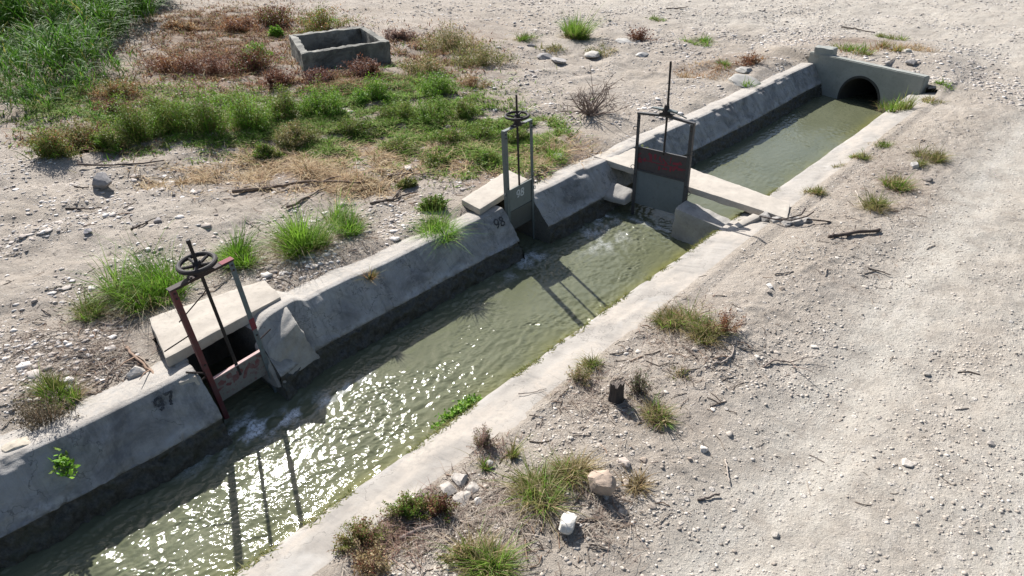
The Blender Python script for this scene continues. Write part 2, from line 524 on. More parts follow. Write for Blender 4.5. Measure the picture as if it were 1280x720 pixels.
def build_ground():
    X = axis_steps([(-700, -45, 60, .8), (-45, -13, .7, .09), (-13, -8.2, .08, .035), (-8.2, 1.6, .03, .03), (1.6, 12, .05, .5), (12, 500, .6, 60)])
    Y = axis_steps([(-200, -4, 40, .2), (-4, 0, .12, .04), (0, 11, .03, .03), (11, 22, .032, .06), (22, 45, .07, .3), (45, 800, .4, 70)])
    nx, ny = len(X), len(Y)
    gx, gy = np.meshgrid(X, Y)
    z = ground_h(gx, gy)
    V = np.stack([gx, gy, z], -1).reshape(-1, 3)
    i = np.arange(nx * ny).reshape(ny, nx)
    Fq = np.stack([i[:-1, :-1], i[:-1, 1:], i[1:, 1:], i[1:, :-1]], -1).reshape(-1, 4)
    cx = V[Fq].mean(1)
    hole = (cx[:, 0] > -6.90) & (cx[:, 0] < -3.42) & (cx[:, 1] < head_y(cx[:, 0]) + .12)
    hole |= (cx[:, 0] > -7.42) & (cx[:, 0] < -6.3) & (cx[:, 1] > 2.2) & (cx[:, 1] < 3.42)
    hole |= (cx[:, 0] > -7.45) & (cx[:, 0] < -6.3) & (cx[:, 1] > 7.52) & (cx[:, 1] < 8.2)
    Fq = Fq[~hole]
    x, y = V[:, 0], V[:, 1]
    lane = np.maximum(np.exp(-((x + 1.0 + .25 * np.sin(y * .12)) / .5) ** 2), np.exp(-((x - .75 + .25 * np.sin(y * .12)) / .5) ** 2))
    track = np.clip(sst(-2.4, -1.2, x) * (.45 + .6 * lane) + .6 * sst(21, 26, y) * sst(-24, -14, x) + .18 * fbm(x * .8, y * .8, 91, 3), 0, 1)
    wob = .85 + .75 * (fbm(x * 1.7, y * 1.7, 51, 4) + .3)
    soil = np.clip(blobs(x, y, SOIL) * wob, 0, 1)
    lit = np.clip(blobs(x, y, LITTER) * (.4 + 1.0 * (fbm(x * 2.6, y * 2.6, 52, 4) + .25)), 0, 1)
    me = mesh_np('ground', V, Fq, M_GROUND, True, None, {'track': track, 'soil': soil, 'litter': lit})
    return struct(link('ground', me))


build_ground()

# ------------------------------------------------------------------ canal walls
WPROF = [(-7.62, -.13, 0), (-7.28, -.055, 0), (-7.05, -.004, 0), (-6.83, .022, 0), (-6.755, .012, 0), (-6.70, -.055, 0), (-6.45, -.37, 0), (-6.385, -.445, 0), (-6.42, -.475, .85), (-6.40, -.52, 1), (-6.29, -.82, 1), (-6.10, -1.25, 1)]
WP = np.array(WPROF)
WS = np.concatenate([[0], np.cumsum(np.hypot(np.diff(WP[:, 0]), np.diff(WP[:, 1])))])


def wall_shift(y):
    y = np.asarray(y, float)
    return .26 * (1 - sst(2.1, 3.9, y)) + .03 * np.sin(y * .9) - .06 * sst(5, 7, y) + .05 * sst(9, 12, y)


def wall_xyz(y, s):
    """left wall surface: y along the canal, s metres along the profile from the back of its top"""
    y = np.asarray(y, float); s = np.asarray(s, float)
    # ragged lower edge of the plaster
    rag = .085 * fbm(y * 1.7, y * 0 + 3.3, 61, 4, .6) + .03 * perlin(y * 9, y * 0, 64)
    k = np.exp(-((s - WS[7]) / .12) ** 2)
    sp = s + rag * k
    x = np.interp(sp, WS, WP[:, 0]); z = np.interp(sp, WS, WP[:, 1]); wet_and_shade = np.interp(sp, WS, WP[:, 2])
    face = sst(WS[4] - .03, WS[5] + .02, s)
    low = sst(WS[7] - .02, WS[8] + .02, s)
    d = .022 * fbm(y * 1.3, s * 1.6, 65, 4) + face * .024 * fbm(y * 4.2, s * 5, 66, 4) + low * (.045 * fbm(y * 6, s * 7, 67, 3, .6) + .02 * perlin(y * 21, s * 21, 68))
    d = d * (.35 + .65 * face)
    x = x + wall_shift(y) + d * (.25 + .55 * face)
    z = z + d * (.8 - .25 * face) + .02 * fbm(y * .55, y * 0 + 8, 69, 2) * (1 - low)
    # lip is chipped in places
    chip = np.maximum(fbm(y * 1.9, y * 0 + 1.7, 70, 3) - .28, 0) * np.exp(-((s - WS[4]) / .07) ** 2)
    z = z - .16 * chip; x = x - .10 * chip
    return x, y, z, wet_and_shade


def canal_wall(name, y0, y1, step, label, raise_f=None):
    ny = int((y1 - y0) / step) + 2
    ys = np.linspace(y0, y1, ny)
    ss = np.unique(np.concatenate([np.linspace(0, WS[-1], 70), WS]))
    gy, gs = np.meshgrid(ys, ss, indexing='ij')
    x, y, z, wet_and_shade = wall_xyz(gy, gs)
    if raise_f is not None:
        z = z + raise_f(gy) * (1 - sst(WS[5], WS[7], gs))
    V = np.stack([x, y, z], -1).reshape(-1, 3)
    n = len(ss)
    i = np.arange(ny * n).reshape(ny, n)
    Fq = np.stack([i[:-1, :-1], i[:-1, 1:], i[1:, 1:], i[1:, :-1]], -1).reshape(-1, 4)
    # back and end faces
    bv = np.array([[-7.5, y0, -.25], [-7.5, y0, -1.25], [-7.5, y1, -.25], [-7.5, y1, -1.25]])
    me = mesh_np(name, V, Fq, M_WALL, True, None, {'wet_and_shade': wet_and_shade.ravel(), 'dust': ((1 - sst(WS[3] - .02, WS[4] + .04, gs)) * .8).ravel(),
        'bloom': (np.exp(-((gs - WS[7] + .03) / .075) ** 2) * np.clip(.65 + fbm(gy * 2.2, gs * 4, 72, 3), 0, 1)).ravel()})
    bm = bmesh.new(); bm.from_mesh(me)
    bm.verts.ensure_lookup_table()
    allv = list(bm.verts)
    nv = [bm.verts.new(b) for b in bv]
    wl = bm.verts.layers.float.get('wet_and_shade')
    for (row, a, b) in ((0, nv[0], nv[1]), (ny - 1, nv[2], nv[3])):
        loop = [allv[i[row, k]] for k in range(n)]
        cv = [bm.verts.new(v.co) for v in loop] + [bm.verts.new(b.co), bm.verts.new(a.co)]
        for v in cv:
            v[wl] = .75  # end faces take the dark wet colour as painted-in jamb shade
        cap = bm.faces.new(cv)
        bmesh.ops.triangulate(bm, faces=[cap])
    bm.to_mesh(me); bm.free()
    me.update()
    return tag(link(name, me), label, 'canal wall')


def lump(c, w, h):
    return lambda y: h * np.exp(-((y - c) / w) ** 4)


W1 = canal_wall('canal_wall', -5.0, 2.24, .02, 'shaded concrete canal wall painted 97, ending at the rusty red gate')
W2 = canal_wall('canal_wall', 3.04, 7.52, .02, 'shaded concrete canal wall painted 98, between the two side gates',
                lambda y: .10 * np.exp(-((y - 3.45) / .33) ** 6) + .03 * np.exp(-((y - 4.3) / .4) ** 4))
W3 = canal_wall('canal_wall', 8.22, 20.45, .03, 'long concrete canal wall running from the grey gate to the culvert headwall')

DIG = {'9': [[(.62, .62), (.5, .42), (.22, .42), (.05, .6), (.08, .86), (.3, 1), (.55, .95), (.64, .7), (.6, .35), (.45, .1), (.2, .02)]],
       '7': [[(.05, .97), (.65, .97), (.48, .6), (.34, .25), (.28, 0)]],
       '8': [[(.35, .53), (.1, .68), (.1, .9), (.35, 1), (.6, .9), (.6, .68), (.35, .53), (.05, .35), (.07, .1), (.35, 0), (.63, .1), (.65, .35), (.35, .53)]]}


def smooth_line(P, n=8):
    P = np.array(P, float)
    P = np.vstack([2 * P[0] - P[1], P, 2 * P[-1] - P[-2]])
    out = []
    for i in range(1, len(P) - 2):
        for t in np.linspace(0, 1, n, endpoint=False):
            p0, p1, p2, p3 = P[i - 1:i + 3]
            out.append(.5 * (2 * p1 + (p2 - p0) * t + (2 * p0 - 5 * p1 + 4 * p2 - p3) * t * t + (3 * p1 - p0 - 3 * p2 + p3) * t ** 3))
    out.append(P[-2])
    return np.array(out)


def paint_number(text, height, width, place, mat, parent, name='painted_number', italic=.1):
    """brush strokes laid on a surface by place(u, v) -> xyz"""
    V, Fq = [], []
    ox = 0
    for ch in text:
        for st in DIG[ch]:
            P = smooth_line(st)
            P = np.stack([(P[:, 0] + italic * P[:, 1]) * height * .9 + ox, P[:, 1] * height], -1)
            T = np.gradient(P, axis=0); T /= np.linalg.norm(T, axis=1)[:, None] + 1e-9
            Nn = np.stack([-T[:, 1], T[:, 0]], -1)
            w = width * (.42 + .10 * np.sin(np.arange(len(P)) * .9))[:, None]
            b = len(V)
            for q in range(len(P)):
                for e in (-1, -.33, .33, 1):
                    V.append(P[q] + Nn[q] * w[q] * e)
            for q in range(len(P) - 1):
                for e in range(3):
                    a = b + q * 4 + e
                    Fq.append((a, a + 1, a + 5, a + 4))
        ox += height * .86
    V = np.array(V)
    me = mesh_np(name, place(V[:, 0], V[:, 1], np.arange(len(V))), np.array(Fq), mat, True)
    return link(name, me, parent)


def on_wall(y0, s0, off=.006):
    def f(u, v, k):
        x, y, z, w = wall_xyz(y0 + u, s0 - v)
        return np.stack([x + off * .8 + .00006 * (k % 40), y, z + off * .58], -1)
    return f


paint_number('97', .125, .034, on_wall(1.72, WS[5] + .115), M_BLACKPAINT, W1)
paint_number('98', .135, .030, on_wall(7.20, WS[5] + .16), M_BLACKPAINT, W2)

# right bank: a smooth concrete strip dipping into the water
AS = np.concatenate([[0], np.cumsum(np.hypot(np.diff(AP[:, 0]), np.diff(AP[:, 1])))])


def apron_xyz(y, s):
    x = np.interp(s, AS, AP[:, 0]); z = np.interp(s, AS, AP[:, 1]); w = np.interp(s, AS, AP[:, 2])
    e = .03 * np.sin(y * .55) + .035 * fbm(y * .8, y * 0, 81, 3)
    x = x + .55 * e * sst(AS[2], AS[4], s)
    z = z + .010 * fbm(y * 1.2, s * 2, 82, 4) + .005 * fbm(y * 7, s * 7, 83, 4) - .02 * np.maximum(fbm(y * 1.5, s * 3, 84, 3) - .3, 0)
    return x, y, z, w


def build_apron():
    y0, y1 = -5.0, 19.75
    ys = np.arange(y0, y1, .03); ss = np.linspace(0, AS[-1], 62)
    gy, gs = np.meshgrid(ys, ss, indexing='ij')
    x, y, z, w = apron_xyz(gy, gs)
    w = np.clip(w + .5 * np.maximum(fbm(gy * 3, gs * 5, 86, 3), 0) * np.exp(-((gs - AS[5]) / .05) ** 2), 0, 1)
    V = np.stack([x, y, z], -1).reshape(-1, 3); n = len(ss)
    i = np.arange(len(ys) * n).reshape(len(ys), n)
    Fq = np.stack([i[:-1, :-1], i[1:, :-1], i[1:, 1:], i[:-1, 1:]], -1).reshape(-1, 4)
    me = mesh_np('concrete_bank', V, Fq, M_APRON, True, None, {'wet_and_shade': w.ravel(), 'dust': np.clip(.15 + .8 * sst(-.25, .5, fbm(gy * .9, gs * 2.2, 87, 4)) + .5 * np.exp(-gs / .5), 0, 1), 'bloom': .5 * np.exp(-((gs - AS[4] + .02) / .02) ** 2)})
    o = link('concrete_bank', me)
    m = o.modifiers.new('thickness', 'SOLIDIFY'); m.thickness = .12; m.offset = -1
    return tag(o, 'smooth pale concrete bank sloping into the canal along the dirt track', 'canal bank')


build_apron()


# ------------------------------------------------------------------ water
def build_water():
    X = np.arange(-7.5, -3.95, .0125)
    Y = np.concatenate([np.arange(-5, 0, .04), np.arange(0, 10.6, .0125), np.arange(10.6, 24, .03)])
    gx, gy = np.meshgrid(X, Y)
    calm = sst(10.2, 10.9, gy)
    a = 1 - .55 * calm
    wx = gx + .08 * perlin(gx * 1.3, gy * .8, 101); wy = gy + .12 * perlin(gx * 1.1, gy * .7, 102)
    z = .005 * perlin(wx * 2.6 + wy * .9, wy * 1.3, 103) + .0052 * perlin(wx * 5.2 - wy * 1.2, wy * 3.2, 104)
    z += .0084 * perlin(wx * 11.5 + wy * 2, wy * 7.4, 105) + .0054 * perlin(wx * 29 - wy * 6, wy * 22, 106) * (.35 + 1.5 * np.clip(.35 + perlin(wx * 2.2 - wy * .8, wy * 1.4, 111), 0, 1))
    gust = .42 + 1.25 * np.clip(fbm(gx * 1.5 + gy * .5, gy * .7, 107, 4, .6) + .32, 0, 1)
    z = z * a * gust
    # rough water below the gates
    for (cx, cy, r, k) in ((-6.1, 2.4, .45, .018), (-6.0, 1.9, .4, .010), (-6.35, 7.6, .4, .016), (-6.3, 9.5, .6, .018), (-5.5, 9.6, .6, .010), (-5.9, 8.4, 1.2, .007)):
        z += k * np.exp(-((gx - cx) ** 2 + (gy - cy) ** 2) / r ** 2) * fbm(gx * 9, gy * 9, 108, 3)
    edge = -4.46 + .03 * np.sin(gy * .55) + .035 * fbm(gy * .8, gy * 0, 81, 3)
    shallow = np.clip(np.exp((gx - edge) / .16), 0, 1) * (.55 + .5 * fbm(gy * 1.4, gx * 3, 109, 3))
    foam = np.zeros_like(gx)
    for (cx, cy, rx, ry, k) in ((-6.05, 2.45, .22, .30, 1.3), (-5.92, 2.85, .14, .40, 1.1), (-5.85, 3.4, .10, .45, .7), (-6.0, 1.95, .16, .3, .5), (-6.3, 7.6, .2, .3, .8), (-6.15, 7.2, .12, .4, .6), (-6.3, 9.65, .28, .16, 1.1), (-6.1, 9.2, .16, .4, .8), (-5.5, 9.95, .5, .06, .8), (-5.7, 8.9, .25, .5, .4)):
        foam = np.maximum(foam, k * np.exp(-((gx - cx) / rx) ** 2 - ((gy - cy) / ry) ** 2))
    foam *= np.clip(.45 + 1.3 * fbm(gx * 5 + gy * 2, gy * 3.4, 110, 4), 0, 1)
    V = np.stack([gx, gy, WATER_Z + z], -1).reshape(-1, 3)
    i = np.arange(gx.size).reshape(gx.shape)
    Fq = np.stack([i[:-1, :-1], i[:-1, 1:], i[1:, 1:], i[1:, :-1]], -1).reshape(-1, 4)
    me = mesh_np('water', V, Fq, M_WATER, True, None, {'shallow': np.clip(shallow, 0, 1), 'foam': foam, 'calm': calm})
    struct(link('water', me))
    bed = bmesh.new(); bm_hexa(bed, [(-8, -6, -1.6), (-3, -6, -1.6), (-3, 25, -1.6), (-8, 25, -1.6), (-8, -6, -1.3), (-3, -6, -1.3), (-3, 25, -1.3), (-8, 25, -1.3)])
    struct(from_bm('canal_bed', bed, M_PIT))


build_water()


# ------------------------------------------------------------------ concrete pieces
def solid(name, P, mat, seed, label=None, cat=None, bevel=.02, cut=.12, amp=.012, parent=None, freq=4.0):
    P = [Vector(p) for p in P]
    c = sum(P, Vector()) / len(P)
    base = Vector((c.x, c.y, min(p.z for p in P)))
    bm = bmesh.new(); bm_hexa(bm, [p - base for p in P], bevel); roughen(bm, cut, amp, seed, freq)
    o = from_bm(name, bm, mat, parent, True, 38)
    o.location = base
    if label:
        tag(o, label, cat)
    return o


def quad_solid(name, q, ztop, thick, mat, seed, label, cat, **k):
    """slab from four plan corners (counter-clockwise); ztop may be one number or four"""
    zt = ztop if isinstance(ztop, (list, tuple)) else [ztop] * 4
    P = [(x, y, z - thick) for (x, y), z in zip(q, zt)] + [(x, y, z) for (x, y), z in zip(q, zt)]
    return solid(name, P, mat, seed, label, cat, **k)


quad_solid('cover_slab', [(-6.72, 2.06), (-6.90, 3.58), (-7.42, 3.68), (-7.66, 2.30)], .15, .13, M_SLAB, 201,
           'pale concrete cover slab lying over the pit behind the red gate', 'slab', bevel=.015, cut=.08, amp=.010)
quad_solid('cover_slab', [(-6.88, 7.08), (-7.12, 8.52), (-7.66, 8.62), (-7.36, 7.16)], .125, .10, M_SLAB, 202,
           'small pale concrete slab lying behind the gate numbered 98', 'slab', bevel=.012, cut=.08, amp=.008)
quad_solid('bridge_slab', [(-7.1, 10.42), (-3.24, 10.10), (-3.44, 10.70), (-7.05, 11.34)], [.012, .03, .03, .012], .11, M_SLAB2, 203,
           'long pale concrete plank bridging the canal behind the big gate', 'footbridge', bevel=.012, cut=.08, amp=.010)

# pit behind gate 97
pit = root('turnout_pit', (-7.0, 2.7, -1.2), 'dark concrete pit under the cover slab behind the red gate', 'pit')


def pit_part(name, P, mat, seed, **k):
    P = [Vector(p) - Vector((-7.0, 2.7, -1.2)) for p in P]
    o = solid(name, P, mat, seed, parent=pit, **k)
    return o


def box8(x0, x1, y0, y1, z0, z1):
    return [(x0, y0, z0), (x1, y0, z0), (x1, y1, z0), (x0, y1, z0), (x0, y0, z1), (x1, y0, z1), (x1, y1, z1), (x0, y1, z1)]


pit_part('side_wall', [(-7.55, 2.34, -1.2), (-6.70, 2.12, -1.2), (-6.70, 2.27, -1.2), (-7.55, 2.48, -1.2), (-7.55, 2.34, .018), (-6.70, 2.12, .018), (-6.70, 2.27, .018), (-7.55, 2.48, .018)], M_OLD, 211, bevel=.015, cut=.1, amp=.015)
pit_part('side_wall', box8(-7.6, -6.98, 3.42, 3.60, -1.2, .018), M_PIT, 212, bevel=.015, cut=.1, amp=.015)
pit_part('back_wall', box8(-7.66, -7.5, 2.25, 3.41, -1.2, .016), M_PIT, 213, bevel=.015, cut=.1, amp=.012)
# broken wing of the wall beside the gate
solid('wall_wing', [(-6.64, 2.99, -.62), (-6.27, 3.0, -.60), (-6.29, 3.62, -.5), (-6.75, 3.64, -.5), (-6.62, 2.99, -.10), (-6.44, 3.0, -.25), (-6.41, 3.46, .03), (-6.74, 3.54, .12)], M_OLD, 214,
      'broken wedge of concrete wall standing beside the red gate opening', 'wall', bevel=.03, cut=.05, amp=.024, freq=4)
solid('wall_block', [(-6.64, 1.98, -.35), (-6.34, 2.0, -.35), (-6.32, 2.22, -.35), (-6.62, 2.24, -.35), (-6.62, 1.99, .03), (-6.42, 2.02, .0), (-6.40, 2.2, .0), (-6.60, 2.22, .035)], M_SLAB, 215,
      'small pale mortar block at the foot of the maroon gate post', 'block', bevel=.025, cut=.05, amp=.015)

# wings holding the big gate
gy = 10.12
solid('gate_wing', [(-5.0, 9.80, -1.2), (-3.92, 9.66, -1.2), (-3.92, 10.0, -1.2), (-5.0, 10.18, -1.2), (-4.98, 9.80, -.22), (-3.92, 9.66, -.25), (-3.92, 9.98, -.22), (-4.98, 10.16, -.17)], M_OLD, 221,
      'sloping concrete wing wall between the big gate and the pale bank', 'wing wall', bevel=.03, cut=.07, amp=.016)
solid('gate_wing', [(-6.85, 9.80, -.52), (-6.03, 9.93, -.53), (-6.03, 10.26, -.5), (-6.85, 10.26, -.5), (-6.85, 9.82, -.40), (-6.05, 9.95, -.43), (-6.05, 10.24, -.30), (-6.85, 10.24, -.28)], M_OLD, 222,
      'low concrete wing ledge between the big gate and the shaded canal wall', 'wing wall', bevel=.04, cut=.07, amp=.018)
solid('concrete_kerb', [(-3.92, 9.45, -.30), (-3.80, 9.45, -.30), (-3.58, 10.0, -.2), (-3.74, 10.0, -.2), (-3.92, 9.46, -.13), (-3.82, 9.46, -.13), (-3.60, 10.0, .0), (-3.74, 10.0, .0)], M_SLAB2, 223,
      'short concrete kerb on the bank under the bridge slab end', 'kerb', bevel=.012, cut=.07, amp=.008)

# square basin
bq = [np.array(p) for p in ((-16.33, 10.35), (-15.85, 12.89), (-18.26, 13.9), (-18.8, 11.6))]
bc = sum(bq) / 4
gz_b = gz(bc[0], bc[1])
bas = root('concrete_basin', (bc[0], bc[1], gz_b), 'open rectangular concrete basin among the red weeds', 'basin')
for k in range(4):
    a, b = bq[k], bq[(k + 1) % 4]
    ia, ib = bc + (a - bc) * .84, bc + (b - bc) * .84
    pts = [a, b, ib, ia]
    P = [Vector((p[0] - bc[0], p[1] - bc[1], -.3)) for p in pts] + [Vector((p[0] - bc[0], p[1] - bc[1], .56 + .02 * (k == 0))) for p in pts]
    bm = bmesh.new(); bm_hexa(bm, P, .012); roughen(bm, .12, .03, 240 + k, 3.0)
    from_bm('basin_wall', bm, M_BASIN, bas, True, 38)
bm = bmesh.new()
pts = [bc + (p - bc) * .86 for p in bq]
bm_hexa(bm, [Vector((p[0] - bc[0], p[1] - bc[1], -.2)) for p in pts] + [Vector((p[0] - bc[0], p[1] - bc[1], .02)) for p in pts]); roughen(bm, .2, .02, 250)
from_bm('basin_floor', bm, M_PIT, bas, True)


# culvert headwall
def build_headwall():
    A, B = HEAD_A, HEAD_B
    Ln = float(np.linalg.norm(B - A)); ang = math.atan2(B[1] - A[1], B[0] - A[0])
    mid = (A + B) / 2
    r = root('culvert_headwall', (mid[0], mid[1], -1.2), 'grey concrete headwall with a round culvert mouth at the canal end', 'headwall', (0, 0, ang))
    hw = Ln / 2
    R, cx, cz = .56, .10, 1.2 - .62
    zb, zl, zr = -.3, 1.2 + .30, 1.2 + .31
    out = []
    n = 96
    for k in range(n):
        t = 2 * math.pi * k / n
        dx, dz = math.cos(t), math.sin(t)
        # ray to the outline
        best = 1e9
        for (px, pz, qx, qz) in ((-hw, zb, hw, zb), (hw, zb, hw, zr), (hw, zr, -hw, zl), (-hw, zl, -hw, zb)):
            ex, ez = qx - px, qz - pz
            den = dx * ez - dz * ex
            if abs(den) < 1e-9:
                continue
            tt = ((px - cx) * ez - (pz - cz) * ex) / den
            uu = ((px - cx) * dz - (pz - cz) * dx) / den
            if tt > 0 and -1e-6 <= uu <= 1 + 1e-6:
                best = min(best, tt)
        out.append((cx + dx * best, cz + dz * best))
    # exact corners
    for (kx, kz) in ((-hw, zb), (hw, zb), (hw, zr), (-hw, zl)):
        j = min(range(n), key=lambda q: (out[q][0] - kx) ** 2 + (out[q][1] - kz) ** 2)
        out[j] = (kx, kz)
    bm = bmesh.new()
    rings = []
    m = 7
    for f in range(m):
        w = f / (m - 1)
        rings.append([bm.verts.new(((cx + R * math.cos(2 * math.pi * k / n)) * (1 - w) + out[k][0] * w, 0, (cz + R * math.sin(2 * math.pi * k / n)) * (1 - w) + out[k][1] * w)) for k in range(n)])
    T = .24
    back = [[bm.verts.new((v.co.x, T, v.co.z)) for v in rg] for rg in (rings[0], rings[-1])]
    for f in range(m - 1):
        for k in range(n):
            bm.faces.new((rings[f][k], rings[f][(k + 1) % n], rings[f + 1][(k + 1) % n], rings[f + 1][k]))
    for k in range(n):
        q = (k + 1) % n
        bm.faces.new((back[0][k], back[1][k], back[1][q], back[0][q]))
        bm.faces.new((rings[0][k], back[0][k], back[0][q], rings[0][q]))
        bm.faces.new((rings[-1][k], rings[-1][q], back[1][q], back[1][k]))
    bmesh.ops.recalc_face_normals(bm, faces=bm.faces)
    sharp = [e for e in bm.edges if len(e.link_faces) == 2 and e.calc_face_angle(0) > .8]
    bmesh.ops.bevel(bm, geom=sharp, offset=.022, segments=2, affect='EDGES')
    roughen(bm, .2, .008, 260, 2.5)
    from_bm('wall_face', bm, M_HEAD, r, True, 40)
    bm = bmesh.new()
    seg = 48
    prof = [(R + .03, -.014), (R + .055, -.004), (R + .05, .02), (R - .004, .02), (R - .004, 5.0), (R + .10, 5.0), (R + .10, .1)]
    prof = [(R - .004, 5.0), (R - .004, .03), (R - .002, -.012), (R + .05, -.012), (R + .062, .004)]
    rg = [[bm.verts.new((cx + p * math.cos(2 * math.pi * k / seg), yy, cz + p * math.sin(2 * math.pi * k / seg))) for k in range(seg)] for p, yy in prof]
    for a_, b_ in zip(rg, rg[1:]):
        for k in range(seg):
            bm.faces.new((a_[k], a_[(k + 1) % seg], b_[(k + 1) % seg], b_[k]))
    bm.faces.new(rg[0])
    from_bm('culvert_pipe', bm, M_PIPE, r, True, 40)
    return r


build_headwall()


# ------------------------------------------------------------------ sluice gates
def part(name, bm, mat, parent, smooth=False, angle=35):
    return from_bm(name, bm, mat, parent, smooth, angle if smooth else None)


def wheel_mesh(c, R, r, spokes, parent, mat=M_RUST, tilt=None):
    bm = bmesh.new(); bm_torus(bm, c, R, r, tilt=tilt)
    M = tilt or Matrix.Identity(3)
    for k in range(spokes):
        a = 2 * math.pi * k / spokes + .35
        p0 = Vector(c) + M @ Vector((.035 * math.cos(a), .035 * math.sin(a), -.02)); p1 = Vector(c) + M @ Vector((R * .55 * math.cos(a), R * .55 * math.sin(a), -.012)); p2 = Vector(c) + M @ Vector((R * math.cos(a), R * math.sin(a), 0))
        bm_tube(bm, [p0, p1, p2], [.019, .017, .015], 7)
    w = part('handwheel', bm, mat, parent, True)
    hb = bmesh.new()
    cc = Vector(c)
    bm_tube(hb, [cc + Vector((0, 0, -.06)), cc + Vector((0, 0, -.035)), cc + Vector((0, 0, .01)), cc + Vector((0, 0, .03))], [.05, .045, .042, .032], 14)
    part('hub', hb, M_SPINDLE, w, True)
    return w


def angle_bar(bm, x, s, z0, z1, w=.05, t=.006):
    """L section upright: flange facing the front (-Y) and one running back; s=+1 opens towards +x"""
    bm_box(bm, min(x, x + s * w), max(x, x + s * w), -t, 0, z0, z1, .0012)
    bm_box(bm, min(x, x + s * t), max(x, x + s * t), .0015, w, z0, z1, .0012)


def pin(bm, c, R=.028, r=.006):
    bm_torus(bm, c, R, r, 20, 7, Matrix.Rotation(math.radians(80), 3, 'X') @ Matrix.Rotation(.3, 3, 'Y'))


# --- gate 97: maroon and blue-grey, in the near side wall
g97 = root('sluice_gate', (-6.42, 2.645, 0), 'rusty sluice gate with maroon and blue-grey posts above the wall painted 97', 'sluice gate', (0, -.10, math.pi / 2), 'sluice gates on the canal')
hw = .345
for s, mt in ((-1, M_MAROON), (1, M_BLUEGREY)):
    bm = bmesh.new(); angle_bar(bm, s * hw, -s, -1.0, 1.08, .055, .008)
    p = part('post', bm, mt, g97)
    p['label'] = 'maroon painted post' if s < 0 else 'blue-grey painted post with a red band'
    if s > 0:
        b2 = bmesh.new(); bm_box(b2, hw - .060, hw + .004, -.012, -.0095, .18, .33, .0005)
        part('paint_band', b2, M_REDPAINT, p)
bm = bmesh.new(); bm_box(bm, -hw - .012, hw + .012, -.02, .06, 1.083, 1.10, .003); bm_box(bm, -hw, hw, .0, .008, 1.062, 1.081, .001)
cb = part('crossbar', bm, M_RUST, g97)
bm = bmesh.new(); bm_box(bm, hw - .13, hw + .013, -.021, .061, 1.1005, 1.104, .001)
part('red_paint', bm, M_REDPAINT, cb)
bm = bmesh.new(); bm_tube(bm, [(0, .02, -.28), (0, .02, 1.46)], .019, 10); bm_tube(bm, [(0, .02, 1.46), (0, .02, 1.50)], [.024, .022], 10)
part('spindle', bm, M_SPINDLE, g97, True)
bm = bmesh.new(); bm_tube(bm, [(0, .02, 1.101), (0, .02, 1.15), (0, .02, 1.19)], [.075, .06, .05], 14); bm_box(bm, -.13, .13, -.03, .07, 1.101, 1.116, .002)
part('bearing', bm, M_RUST, g97, True, 35)
wheel_mesh((0, .02, 1.225), .178, .026, 5, g97, M_SPINDLE)
bm = bmesh.new(); bm_box(bm, -hw + .008, hw - .008, .010, .030, -.47, -.14, .002)
pl = part('gate_plate', bm, M_PLATE97, g97)
bm = bmesh.new(); bm_box(bm, -hw + .010, hw - .010, -.004, .04, -.139, -.128, .002)
part('plate_edge', bm, M_PINKTOP, pl)
V, Fq = [], []
rr = np.random.default_rng(15)
for k in range(16):
    px = -.26 + .52 * k / 15; pz = -.25 + rr.normal(0, .035); a = rr.uniform(0, 3.1); ln = rr.uniform(.02, .055); wd = rr.uniform(.012, .04)
    b = len(V)
    for q in range(10):
        t = 2 * math.pi * q / 10; e = rr.uniform(.6, 1.2)
        u, v = ln * e * math.cos(t), wd * e * math.sin(t)
        V.append((min(max(px + u * math.cos(a) - v * math.sin(a), -.33), .33), .0085 - .0001 * k, min(max(pz + u * math.sin(a) + v * math.cos(a), -.46), -.145)))
    Fq += [(b, b + q, b + q + 1) for q in range(1, 9)]
link('flaking_paint_stain', mesh_np('flaking_paint_stain', np.array(V), np.array(Fq), M_STAIN, False), pl)
bm = bmesh.new(); bm_tube(bm, [(-hw - .03, .03, .70), (-hw + .3, .09, .82), (-hw + .36, .1, .85)], .007, 6); bm_tube(bm, [(-hw - .26, .08, .44), (-hw + .02, .02, .51)], .008, 6)
part('brace_rod', bm, M_RUST, g97, True)
bm = bmesh.new(); bm_tube(bm, [(-hw - .16, .05, .10), (-hw - .02, .03, .0), (-hw + .02, .0, -.03)], .012, 6)
bm_tube(bm, [(-hw - .24, .04, -.12), (-hw - .0, .02, -.06)], .009, 6)
part('anchor_rod', bm, M_RUST, g97, True)
bm = bmesh.new(); bm_tube(bm, [(hw - .02, .04, -.02), (hw + .17, .05, .03)], .008, 6)
part('anchor_rod', bm, M_RUST, g97, True)

# --- gate 98: tall narrow, green-grey
g98 = root('sluice_gate', (-6.72, 7.87, 0), 'tall narrow green-grey sluice gate with white 98 on its plate', 'sluice gate', (0, -.055, math.pi / 2), 'sluice gates on the canal')
hw = .325
for s in (-1, 1):
    bm = bmesh.new(); angle_bar(bm, s * hw, -s, -1.0, 1.30, .062 if s < 0 else .048, .008)
    part('post', bm, M_GREENGREY, g98)
bm = bmesh.new(); bm_box(bm, -hw - .004, hw + .004, -.01, .052, 1.302, 1.318, .002)
part('crossbar', bm, M_GREENGREY, g98)
bm = bmesh.new(); bm_tube(bm, [(.0, .02, .33), (.0, .02, 1.78)], .0165, 10)
part('spindle', bm, M_SPINDLE, g98, True)
bm = bmesh.new(); bm_tube(bm, [(0, .02, 1.319), (0, .02, 1.36), (0, .02, 1.40)], [.07, .055, .045], 14); bm_box(bm, -.12, .12, -.03, .06, 1.319, 1.334, .002)
part('bearing', bm, M_SPINDLE, g98, True, 35)
wheel_mesh((0, .02, 1.46), .175, .020, 4, g98, M_SPINDLE)
